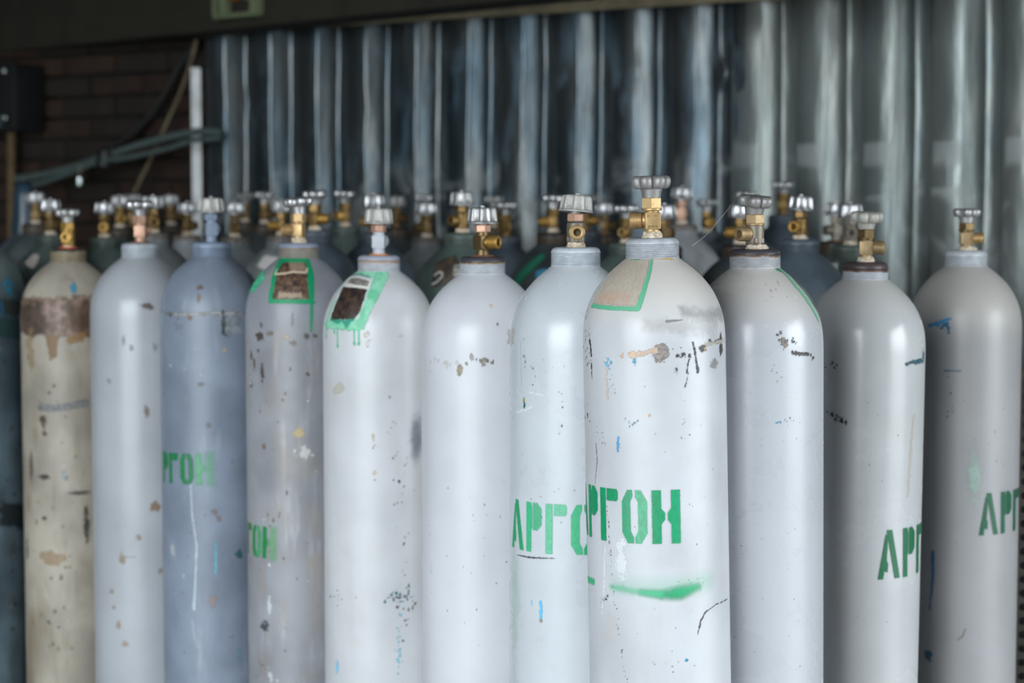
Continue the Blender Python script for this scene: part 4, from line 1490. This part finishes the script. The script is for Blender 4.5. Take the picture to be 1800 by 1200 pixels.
d.cloud([(1370, 592), (1382, 602), (1377, 606)], 26, 3.4, [(70, 66, 62), (50, 48, 46), (120, 112, 100)], (4, 6), 71)
d.cloud([(1393, 598), (1396, 604)], 8, 2.6, [(60, 58, 56)], (2.5, 3), 72)
d.line([(1393, 620), (1405, 622), (1420, 622)], [6, 5, 6], (40, 38, 36), 1, 0.95, 2.5, 3.4)
d.cloud([(1424, 624), (1431, 630)], 8, 2.6, [(50, 48, 46)], (2, 4), 73)
d.cloud([(1348, 633), (1385, 673)], 8, 1.8, [(130, 126, 122), (170, 140, 116)], (6, 6), 74)
d.line([(1364, 743), (1372, 741)], 2, (70, 140, 180), 1, 0.9)
d.cloud([(1380, 735), (1396, 742)], 12, 1.4, [(120, 122, 124)], (4, 3), 75)
d.cloud([(1330, 700), (1380, 820), (1330, 1000), (1400, 1150)], 30, 1.4, [(130, 130, 130), (150, 140, 130)], (30, 50), 76)
d.cloud([(1350, 500), (1365, 520)], 8, 3, [(164, 156, 150), (168, 160, 154)], (8, 8), 77)
d.build('paint_wear')

# 10
c10 = make_cylinder(1521, 0.973, 490, 'gas cylinder with dark rusty neck rim and green lettering, second from the right',
                    paint('paint_right_b', (192, 194, 196), 0.04, (168, 164, 158), 0.1, 0.05, rough=0.24, peel=0.05, dust=0.6, dust_col=(184, 180, 174), dust_z=1.27),
                    neck_mat('neck_right_b', (190, 194, 200), (72, 62, 62), 0.016, (110, 80, 64)), handle='star', outlet=72, valve_mat='brass_dull', nut_mat='brass_dark', tape='tape', wheel_mat='grey_wheel', wheel_rot=10,
                    wheel_tilt=(1, 4), lean=(0.5, 0), neck='neck5', vz=0.98, block_rot=-8)
d = Decal(c10, 1.0, 30)
gd = (6, 98, 62)
stencil(d, 0, (1563, 974), 86, {0: (gd, 1, 1.3), 1: (gd, 1, 1.4), 2: (gd, 1, 1.4), 3: (gd, 1, 1.4)}, rot=0.03, wk=0.98)
d.build('lettering', 1, 'dark green stencilled lettering')
d = Decal(c10, 1.05, 40)
d.line([(1592, 640), (1604, 636), (1620, 634)], [5, 7, 8], (46, 54, 54), 1.5, 0.9, 3, 4, (40, 100, 116), 4)
d.chip(1623, 628, 5, 12, (26, 96, 110), 2, 0.9, 3, 5)
d.cloud([(1452, 640), (1470, 642)], 7, 2.6, [BLACK, (50, 50, 52)], (6, 3), 81)
d.cloud([(1452, 722), (1462, 728), (1480, 738)], 16, 3.6, [(32, 32, 34), (50, 48, 48)], (5, 5), 82)
d.cloud([(1466, 640), (1474, 650)], 3, 2.4, [BLACK], (2, 3), 83)
d.line([(1606, 730), (1600, 800), (1596, 870)], [4, 7, 4], (190, 182, 170), 3, 0.6, 2, 6)
d.cloud([(1520, 700), (1560, 900), (1500, 1100)], 20, 1.4, [(150, 146, 140), (130, 128, 126)], (30, 60), 84)
d.build('paint_wear')

# 11
c11 = make_cylinder(1698, 0.890, 467, 'rightmost gas cylinder with a blue paint smudge high up and dark green lettering',
                    paint('paint_right_c', (162, 162, 164), 0.04, (166, 160, 152), 0.1, 0.05, rough=0.4, peel=0.04, dust=0.5, dust_col=(186, 180, 172), dust_z=1.2),
                    neck_mat('neck_right_c', (188, 192, 198)), handle='star', outlet=70, valve_mat='brass_dull', nut_mat='brass_dark', outlet_mat='brass', tape='big', wheel_mat='zinc', wheel_rot=28, neck='neck5', vz=0.9, wheel_scale=0.95, block_rot=-6)
d = Decal(c11, 1.1, 31)
gd2 = (8, 86, 58)
stencil(d, 0, (1738, 903), 80, {0: (gd2, 1, 2), 1: (gd2, 1, 2), 2: (gd2, 1, 2), 3: (gd2, 1, 2)}, rot=0.02, wk=0.98)
d.build('lettering', 1, 'dark green stencilled lettering')
d = Decal(c11, 1.2, 41)
d.line([(1634, 572), (1650, 568), (1668, 562)], [5, 8, 5], (60, 140, 190), 2, 0.9, 3, 4)
d.line([(1655, 575), (1664, 570), (1668, 584)], [5, 6, 4], (36, 104, 140), 2, 0.85, 3, 4)
d.line([(1660, 651), (1690, 652)], [2.5, 1.6], (40, 110, 130), 1.5, 0.85, 1, 4)
d.cloud([(1670, 640), (1668, 780)], 6, 2, [(50, 110, 120), (70, 90, 100)], (3, 20), 91)
d.line([(1640, 970), (1640, 1010), (1634, 1070)], [6, 4, 3], (40, 100, 160), 2.5, 0.8, 2, 5)
d.line([(1697, 1105), (1692, 1118), (1684, 1124)], [2, 3, 2], (130, 122, 118), 2, 0.7)
d.chip(1632, 1150, 7, 9, (40, 96, 120), 3, 0.8)
d.line([(1612, 500), (1640, 472)], [4, 3], (140, 190, 170), 2, 0.7, 1)
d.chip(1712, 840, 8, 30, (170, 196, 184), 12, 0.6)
d.cloud([(1660, 700), (1740, 760), (1690, 1000)], 14, 1.8, [(150, 144, 136), (130, 140, 144)], (30, 50), 92)
d.build('paint_wear')

# ------------------------------------------------------------------ the rows behind
P_ = {
    'grey': paint('back_grey', (122, 130, 132), 0.2, (80, 78, 70), 0.4, 0.3, rough=0.4),
    'green': paint('back_green', (88, 102, 98), 0.3, (60, 84, 72), 0.4, 0.3, rough=0.42),
    'blue': paint('back_blue', (86, 98, 108), 0.2, (60, 70, 80), 0.4, 0.3, rough=0.4),
    'pale': paint('back_pale', (164, 168, 172), 0.1, (120, 118, 110), 0.3, 0.2, rough=0.36),
    'dark': paint('back_dark', (74, 82, 84), 0.25, (44, 44, 42), 0.5, 0.4, (40, 36, 32), rough=0.45),
}
NK = {
    'grey': neck_mat('back_neck_grey', (120, 126, 128), (90, 88, 84)),
    'green': neck_mat('back_neck_green', (80, 92, 86)),
    'blue': neck_mat('back_neck_blue', (84, 94, 104)),
    'pale': neck_mat('back_neck_pale', (160, 164, 168), (110, 104, 98)),
    'dark': neck_mat('back_neck_dark', (80, 72, 62), (46, 44, 44), 0.02),
}
BG = 'gas cylinders in the rows behind'
BACK = [
    # px, s, y of the wheel top, handle, wheel, valve, brass, outlet, body, label
    (62, 0.600, 338, 'knob', 'zinc', 'block', 'brass_dark', 100, 'dark', 'gas cylinder in the back row at the far left, leftmost fluted knob'),
    (88, 0.681, 346, 'knob9', 'zinc_shiny', 'block', 'brass_dull', 60, 'green', 'gas cylinder with bright knob right behind the rust-banded beige one'),
    (183, 0.655, 351, 'knob', 'zinc_shiny', 'round', 'brass_yellow', 6, 'green', 'gas cylinder with yellow ring outlet seen between beige and clean grey ones'),
    (210, 0.610, 341, 'knob', 'zinc_shiny', 'block', 'brass_yellow', 20, 'dark', 'gas cylinder with small fluted knob to the left of the clean grey one'),
    (232, 0.585, 341, 'star', 'zinc', 'block', 'brass_dark', 80, 'dark', 'far gas cylinder with star wheel directly behind the clean grey one'),
    (268, 0.715, 346, 'knob9', 'zinc', 'round', 'brass', 18, 'grey', 'gas cylinder with brass outlet just right of the clean grey valve'),
    (300, 0.558, 340, 'knob', 'zinc', 'block', 'brass_dark', 90, 'dark', 'far gas cylinder with dim knob between clean grey and blue-grey ones'),
    (328, 0.620, 354, 'knob', 'zinc_shiny', 'block', 'brass_dark', 60, 'pale', 'pale gas cylinder with low knob close left of the painted blue-grey valve'),
    (412, 0.650, 352, 'knob', 'zinc_shiny', 'round', 'brass_dark', 10, 'grey', 'gas cylinder with fluted knob just right of the painted blue-grey valve'),
    (430, 0.559, 339, 'star', 'zinc_dull', 'block', 'brass_dark', -40, 'dark', 'far gas cylinder with dark star wheel by the left end of the metal sheets'),
    (465, 0.600, 339, 'star', 'zinc', 'block', 'brass_dark', 60, 'dark', 'gas cylinder with dim wheel midway between blue-grey and green-framed ones'),
    (495, 0.690, 347, 'knob', 'zinc', 'block', 'brass_yellow', -70, 'grey', 'gas cylinder with knob half hidden by the green-framed cylinder valve'),
    (553, 0.746, 331, 'star', 'zinc_shiny', 'block', 'brass_yellow', 78, 'blue', 'gas cylinder with shiny star wheel right behind the bright green frame'),
    (606, 0.662, 334, 'star', 'zinc_shiny', 'block', 'brass_yellow', -40, 'green', 'gas cylinder with star wheel and white tape between the two green-framed ones'),
    (657, 0.713, 340, 'knob9', 'zinc_shiny', 'block', 'brass_yellow', -80, 'blue', 'gas cylinder whose tall knob rises behind the mint-framed one'),
    (697, 0.620, 343, 'knob', 'zinc_dull', 'block', 'brass_dark', 60, 'dark', 'far gas cylinder with blurred knob just right of the mint-framed valve'),
    (750, 0.656, 356, 'knob', 'zinc_shiny', 'block', 'brass_dull', -60, 'grey', 'gas cylinder with small knob and brown valve midway between mint-framed and white ones'),
    (745, 0.580, 345, 'star', 'zinc_shiny', 'block', 'brass_dark', 90, 'dark', 'farthest gas cylinder whose star wheel peeks above the small brown valve'),
    (812, 0.800, 331, 'knob9', 'zinc', 'round', 'brass', -48, 'green', 'gas cylinder with tall knob left of the clean white one, neck streaked brown'),
    (868, 0.600, 347, 'star', 'zinc', 'block', 'brass_dark', 60, 'dark', 'far gas cylinder with star wheel just behind the clean white valve'),
    (890, 0.649, 356, 'star', 'zinc_shiny', 'block', 'brass', -30, 'blue', 'gas cylinder with star wheel and brass body right of the clean white valve'),
    (972, 0.706, 341, 'star', 'zinc_shiny', 'block', 'brass_yellow', -72, 'dark', 'gas cylinder with yellow nut just left of the rough cast knob'),
    (1063, 0.620, 353, 'knob', 'zinc_shiny', 'block', 'brass_dark', 60, 'dark', 'gas cylinder with small knob between rough cast knob and nearest valve'),
    (1030, 0.674, 345, 'star', 'zinc_dull', 'block', 'brass_yellow', 75, 'blue', 'gas cylinder with star wheel hidden behind the rough cast knob'),
    (1101, 0.750, 358, 'star', 'zinc_shiny', 'block', 'brass', -20, 'green', 'gas cylinder with star wheel and long brass valve left of the nearest one'),
    (1168, 0.795, 357, 'knob9', 'zinc_shiny', 'block', 'brass_dark', 150, 'dark', 'gas cylinder with knob half hidden behind the nearest brass valve'),
    (1198, 0.705, 331, 'knob', 'zinc_shiny', 'block', 'copper', 170, 'pale', 'pale gas cylinder with tall knob just right of the nearest valve'),
    (1243, 0.630, 347, 'star', 'zinc', 'block', 'brass_yellow', 20, 'blue', 'gas cylinder with bright yellow valve between the two nearest ones'),
    (1301, 0.765, 357, 'knob9', 'zinc_shiny', 'block', 'brass_yellow', -80, 'dark', 'gas cylinder with pale knob half hidden behind the tilted bronze valve'),
    (1312, 0.680, 336, 'star', 'zinc', 'block', 'brass_dark', 60, 'blue', 'far gas cylinder whose wheel tops the tilted bronze valve'),
    (1377, 0.650, 317, 'star', 'zinc_shiny', 'block', 'brass', 100, 'blue', 'tall gas cylinder against the metal wall, highest star wheel on the right'),
    (1407, 0.840, 346, 'knob9', 'zinc_shiny', 'round', 'brass_yellow', -34, 'blue', 'blue-grey gas cylinder with knob and green drip on its neck'),
    (1470, 0.720, 357, 'knob', 'zinc_shiny', 'block', 'gunmetal', -60, 'dark', 'gas cylinder with dark valve left of the second from the right'),
    (1495, 0.780, 354, 'knob9', 'zinc_shiny', 'round', 'gunmetal', -4, 'green', 'green-necked gas cylinder with dark ring outlet behind the second from the right'),
]
M['brass_back'] = metal('dim_brass', (132, 106, 62), 0.45, 0.7, 0.3, (70, 52, 26), 0.5, 80, 0.1)  # darker brass for the back rows, their dimmer light put into the colour
M['brass_back_dull'] = metal('dim_brown_brass', (112, 90, 56), 0.48, 0.65, 0.3, (52, 42, 26), 0.5, 80, 0.1)
DIMMED = {'brass_yellow': 'brass_back', 'brass': 'brass_back', 'brass_dull': 'brass_back_dull', 'brass_dark': 'brass_back_dull'}
back = {}
rbk = random.Random(3)
for px, s, yt, hd, wm, vv, vm, oa, body, label in BACK:
    c = make_cylinder(px, s, None, label, P_[body], NK[body], handle=hd, wheel_mat=wm, valve=vv, valve_mat=DIMMED.get(vm, vm), outlet=oa, outlet_mat='brass_yellow' if vm == 'brass_yellow' else None,
                      tape=rbk.choice(['tape', 'tape2', 'rust', 'tape']) if px != 606 else 'tape', y_top=yt, front=False, wheel_rot=rbk.uniform(0, 60), wheel_tilt=(rbk.uniform(-3, 3), rbk.uniform(-2, 2)),
                      block_rot=rbk.uniform(-30, 30), neck='neck5', group=BG, vz=rbk.uniform(0.96, 1.03))
    back[px] = c


def patch(px, pts, col, name, alpha=1.0, soft=2.0, rag=1.5, col2=None, label=None):
    c = back[px]
    d = Decal(c, 1.6, px)
    d.poly(pts, col, soft, alpha, rag, 6, col2, 10)
    return d.build(name, 0, label)


# paint on the rows behind, where the photo shows it
patch(1407, [(1388, 432), (1406, 432), (1404, 450), (1398, 462), (1391, 478), (1382, 474), (1385, 452)], (18, 132, 92), 'paint_drip', label='green paint drip')
patch(88, [(44, 462), (60, 446), (70, 448), (66, 462), (58, 472), (50, 468)], (206, 196, 186), 'paint_patch')
patch(750, [(742, 458), (760, 458), (778, 470), (768, 500), (745, 520), (738, 500)], (20, 112, 84), 'paint_patch')
patch(812, [(768, 462), (800, 448), (812, 470), (790, 500), (758, 505)], (78, 66, 54), 'bare_patch', col2=(40, 34, 30))
patch(812, [(797, 466), (809, 465), (809, 484), (797, 488)], (206, 204, 198), 'paper_tag', soft=1.2, rag=0.3)
dd = Decal(back[812], 1.4, 5)
dd.line([(764, 484), (772, 478), (778, 480), (777, 487), (768, 496), (760, 500)], 3, (180, 178, 172), 1.2)
dd.build('chalk_mark', 1)
patch(972, [(930, 462), (952, 445), (960, 450), (930, 480), (906, 512), (900, 500)], (40, 120, 92), 'paint_patch')
patch(972, [(942, 476), (960, 472), (966, 480), (950, 492), (942, 488)], (60, 150, 190), 'paint_mark')
patch(495, [(452, 468), (466, 448), (490, 452), (484, 466), (470, 476)], (196, 190, 188), 'paint_patch')
patch(1495, [(1438, 462), (1475, 462), (1474, 488), (1455, 476)], (196, 198, 194), 'paint_patch')
patch(1198, [(1192, 440), (1206, 440), (1216, 456), (1206, 458)], (190, 206, 198), 'paint_patch', 0.8)


# ------------------------------------------------------------------ things on the brick wall and around
def wall_point(x, y, off=0.03, left=True):
    """the point of the brick wall plane (off in front of it) seen at the pixel"""
    d = ray(x, y)
    o = wall_pt(0, BRICK_N + 0.06 + off, 0)
    t = (o - CAM).dot(WN) / d.dot(WN)
    return CAM + d * t


def cable(name, pts, r, mat, off=0.04, **props):
    mb = MB()
    mb.tube(spline([wall_point(x, y, off) for x, y in pts], 8), r, 10)
    return obj(name, mb.mesh(name, True, 50), mat, **props)


M['black_rubber'] = plain('black_rubber', (34, 34, 34), 0.6, 0.2, 30)
M['grey_cable'] = plain('grey_green_cable', (78, 92, 90), 0.55, 0.25, 30)
M['twine'] = plain('dull_wire', (120, 108, 84), 0.7, 0.3, 30)
M['box_black'] = plain('black_enamel', (24, 26, 28), 0.45, 0.25, 12)
M['box_grey'] = plain('grey_enamel', (84, 100, 108), 0.5, 0.25, 20)
M['screw'] = metal('bright_screw', (190, 200, 200), 0.3)
M['conduit'] = plain('rusty_conduit', (96, 76, 44), 0.7, 0.4, 20)
M['green_frame'] = plain('pale_green_enamel', (112, 124, 92), 0.6, 0.25, 20)
M['orange'] = plain('orange_porcelain', (168, 96, 34), 0.5, 0.3, 20)

cable('hanging_cable', [(352, 60), (338, 85), (312, 122), (292, 160), (262, 205), (225, 240), (188, 262), (165, 278), (140, 298)], 0.010, M['black_rubber'], 0.05,
      label='black cable hanging from the end of the beam across the brick wall', category='cable')
cable('hanging_wire', [(346, 70), (335, 110), (318, 160), (298, 205), (280, 245), (262, 285), (240, 330), (225, 372)], 0.005, M['twine'], 0.09,
      label='thin dull wire hanging down in front of the brick wall', category='wire')
hose = empty('cable_bundle', wall_point(385, 235, 0.2), label='grey-green bundle of pipes sagging from the metal sheets to the left', category='cable bundle')
for k, (pts, r) in enumerate([([(388, 232), (350, 231), (300, 240), (240, 256), (180, 276), (120, 296), (60, 310), (28, 314)], 0.013),
                              ([(386, 243), (340, 247), (290, 262), (230, 276), (175, 284), (125, 303), (70, 322), (34, 326)], 0.009)]):
    mb = MB()
    mb.tube(spline([wall_point(x, y, 0.19 + 0.02 * k) for x, y in pts], 8), r, 12)
    o = obj('pipe', mb.mesh('pipe', True, 50), M['grey_cable'], hose)
    o.matrix_parent_inverse = Matrix.Translation(-hose.location)
mb = MB()
mb.tube([wall_point(x, y, 0.2) for x, y in ((187, 264), (183, 290))], 0.030, 14)
o = obj('clamp', mb.mesh('clamp', True, 40), M['box_black'], hose)
o.matrix_parent_inverse = Matrix.Translation(-hose.location)

# switch box on the bricks, cut by the left edge
q = wall_point(20, 176, 0.0)
swb = empty('switch_box', q, label='black electrical switch box on the brick wall at the left edge', category='switch box')
BR = Matrix(((WD.x, -WN.x, 0, 0), (WD.y, -WN.y, 0, 0), (0, 0, 1, 0), (0, 0, 0, 1)))
swb.matrix_world = Matrix.Translation(q) @ BR
mb = MB()
mb.box(0, -0.075, 0, 0.36, 0.15, 0.245, 0.014)
obj('housing', mb.mesh('housing', True, 30), M['box_black'], swb)
mb = MB()
mb.box(0, -0.158, 0.01, 0.33, 0.02, 0.20, 0.008)
lid = obj('lid', mb.mesh('lid', True, 30), M['box_black'], swb)
for sx, sz in ((0.145, 0.095), (0.145, -0.075), (-0.145, 0.095), (-0.145, -0.075)):
    mb = MB()
    mb.lathe([(0, 0), (0.011, 0), (0.0105, 0.005), (0.007, 0.008), (0, 0.009)], 20, Matrix.Translation((sx, -0.168, sz)) @ Matrix.Rotation(PI / 2, 4, 'X'))
    obj('screw', mb.mesh('screw', True, 40), M['screw'], lid)
mb = MB()
mb.box(0.06, -0.165, -0.082, 0.11, 0.03, 0.05, 0.006)
obj('terminal_cover', mb.mesh('terminal_cover', True, 30), M['box_grey'], swb)
mb = MB()
mb.box(-0.045, -0.17, -0.075, 0.022, 0.05, 0.07, 0.004)
obj('switch_lever', mb.mesh('switch_lever', True, 30), M['screw'], swb)
mb = MB()
mb.tube([wall_point(20, y, 0.06) for y in (232, 300, 380, 460, 540)], 0.016, 12)
obj('conduit_pipe', mb.mesh('conduit_pipe', True, 50), M['conduit'], label='rusty upright conduit pipe below the black switch box', category='pipe')
# shiny bead added to make a bright blurred glint below the pipes
q = wall_point(140, 318, 0.22)
bead = empty('glint_bead', q, label='small shiny bead added for a bright glint below the pipe bundle', category='glint')
mb = MB()
mb.lathe([(0, -0.022), (0.012, -0.02), (0.016, -0.012), (0.012, 0.0), (0.016, 0.01), (0.010, 0.02), (0.004, 0.024), (0, 0.024)], 24)
obj('bell', mb.mesh('bell', True, 60), M['screw'], bead)
mb = MB()
mb.tube([(0, 0, 0.022), (0.004, 0.0, 0.05), (-0.004, 0.0, 0.062)], 0.003, 8)
obj('hook', mb.mesh('hook', True, 60), M['twine'], bead)

# open fuse box fixed to the face of the beam
bp = at(428, 14, 1.0)
dr = ray(428, 12)
o_ = BM.to_translation() + bn * 0.0
tt = (o_ - CAM).dot(bn) / dr.dot(bn)
fz = CAM + dr * tt
fb_ = empty('fuse_box', fz, label='open pale green fuse box with an orange insulator, fixed to the beam', category='fuse box')
fb_.matrix_world = Matrix.Translation(fz) @ Matrix(((bd.x, -bn.x, 0, 0), (bd.y, -bn.y, 0, 0), (0, 0, 1, 0), (0, 0, 0, 1)))
FBW, FBH = 0.20, 0.16
mb = MB()
mb.box(0, -0.006, 0.05, FBW, 0.012, FBH, 0.002)
obj('back_plate', mb.mesh('back_plate', True, 30), M['beam'], fb_)
for nm, x_, z_, sx, sz in (('frame_bar', -FBW / 2, 0.05, 0.012, FBH), ('frame_bar', FBW / 2, 0.05, 0.012, FBH), ('frame_bar', 0, 0.05 - FBH / 2, FBW, 0.014), ('frame_bar', 0, 0.05 + FBH / 2, FBW, 0.014), ('divider', -0.055, 0.05, 0.010, FBH)):
    mb = MB()
    mb.box(x_, -0.024, z_, sx, 0.048, sz, 0.003)
    obj(nm, mb.mesh(nm, True, 30), M['green_frame'], fb_)
mb = MB()
mb.lathe([(0, 0), (0.024, 0), (0.026, 0.012), (0.018, 0.03), (0.016, 0.038), (0, 0.04)], 24, Matrix.Translation((-0.018, -0.012, 0.04)) @ Matrix.Rotation(PI / 2, 4, 'X'))
obj('orange_fuse', mb.mesh('orange_fuse', True, 40), M['orange'], fb_)
mb = MB()
mb.lathe([(0, 0), (0.028, 0), (0.03, 0.012), (0.022, 0.026), (0.012, 0.034), (0, 0.034)], 24, Matrix.Translation((0.052, -0.012, 0.045)) @ Matrix.Rotation(PI / 2, 4, 'X'))
obj('grey_fuse', mb.mesh('grey_fuse', True, 40), M['green_frame'], fb_)

# cylinder with a steel cap at the far left
dep = F / 560
p = at(43, 322, dep)
cap = empty('gas_cylinder', (p.x, p.y, 0), label='far gas cylinder wearing a blue protective cap below the switch box', category='gas cylinder', group=BG)
hb = p.z - 0.165
obj('body', body_mesh(hb, 64), P_['blue'], cap)
nk = obj('neck_ring', ME['neck5'], NK['blue'], cap)
nk.location = (0, 0, hb)
M['cap'] = paint('blue_cap', (46, 68, 84), 0.15, (50, 60, 70), 0.3, 0.2)
mb = MB()
mb.lathe([(0, 0.0), (0.043, 0.0), (0.044, 0.02), (0.038, 0.06), (0.035, 0.12), (0.030, 0.150), (0.018, 0.162), (0, 0.165)], 40)
o = obj('protective_cap', mb.mesh('protective_cap', True, 50), M['cap'], cap)
o.location = (0, 0, hb + 0.004)

# perforated steel plate standing at the right edge
M['plate'] = plain('dark_rusty_steel', (74, 70, 64), 0.6, 0.35, 14, 0.5)
M['plate_edge'] = plain('rusty_edge', (104, 84, 64), 0.7, 0.35, 14)
pl0 = at(1787, 640, F / 830)
pz = pl0.z
plate = empty('perforated_plate', (pl0.x, pl0.y, 0), label='dark perforated steel plate standing at the right edge behind the last cylinder', category='steel plate')
mb = MB()
cell, rad, th_ = 0.030, 0.0085, 0.004
ncol, nrow = 9, int(pz / cell)
hs = 12
for i in range(ncol):
    for j in range(nrow):
        cx, cz = 0.008 + (i + 0.5) * cell, (j + 0.5) * cell
        ring = []
        for yy in (0, th_):
            inner = [(cx + rad * math.cos(2 * PI * k / hs + PI / 4), yy, cz + rad * math.sin(2 * PI * k / hs + PI / 4)) for k in range(hs)]
            outer = []
            for k in range(hs):
                a = 2 * PI * k / hs + PI / 4
                m_ = max(abs(math.cos(a)), abs(math.sin(a)))
                outer.append((cx + cell / 2 * math.cos(a) / m_, yy, cz + cell / 2 * math.sin(a) / m_))
            ring.append((inner, outer))
        v_ = ring[0][0] + ring[0][1] + ring[1][0]
        f_ = []
        for k in range(hs):
            k2 = (k + 1) % hs
            f_.append((k, k2, hs + k2, hs + k))
            f_.append((k, 2 * hs + k, 2 * hs + k2, k2))
        mb.add(v_, f_)
obj('perforated_sheet', mb.mesh('perforated_sheet', False), M['plate'], plate)
mb = MB()
mb.box(0.004, 0.008, nrow * cell / 2, 0.008, 0.024, nrow * cell, 0.001)
mb.box(ncol * cell / 2 + 0.006, 0.008, nrow * cell + 0.004, ncol * cell + 0.02, 0.024, 0.010, 0.001)
obj('edge_rail', mb.mesh('edge_rail', True, 30), M['plate_edge'], plate)
mb = MB()
mb.box(ncol * cell / 2 + 0.008, 0.03, nrow * cell / 2, ncol * cell - 0.02, 0.004, nrow * cell - 0.02)
obj('backing_sheet', mb.mesh('backing_sheet', False), M['box_black'], plate)

# cobweb thread between the nearest valve neck and the tilted wheel
M['web'] = plain('spider_silk', (206, 212, 210), 0.4, 0.1, 50)
mb = MB()
mb.tube(spline([at(1216, 432, 3.12), at(1240, 414, 3.14), at(1263, 388, 3.17), at(1292, 352, 3.235)], 8), 0.0002, 6)
obj('cobweb_thread', mb.mesh('cobweb_thread', True, 60), M['web'], label='single fine cobweb thread between the nearest cylinder and the tilted wheel', category='cobweb')
for o in C.objects:
    if o.name.startswith('paint_wear'):
        o['kind'] = 'stuff'
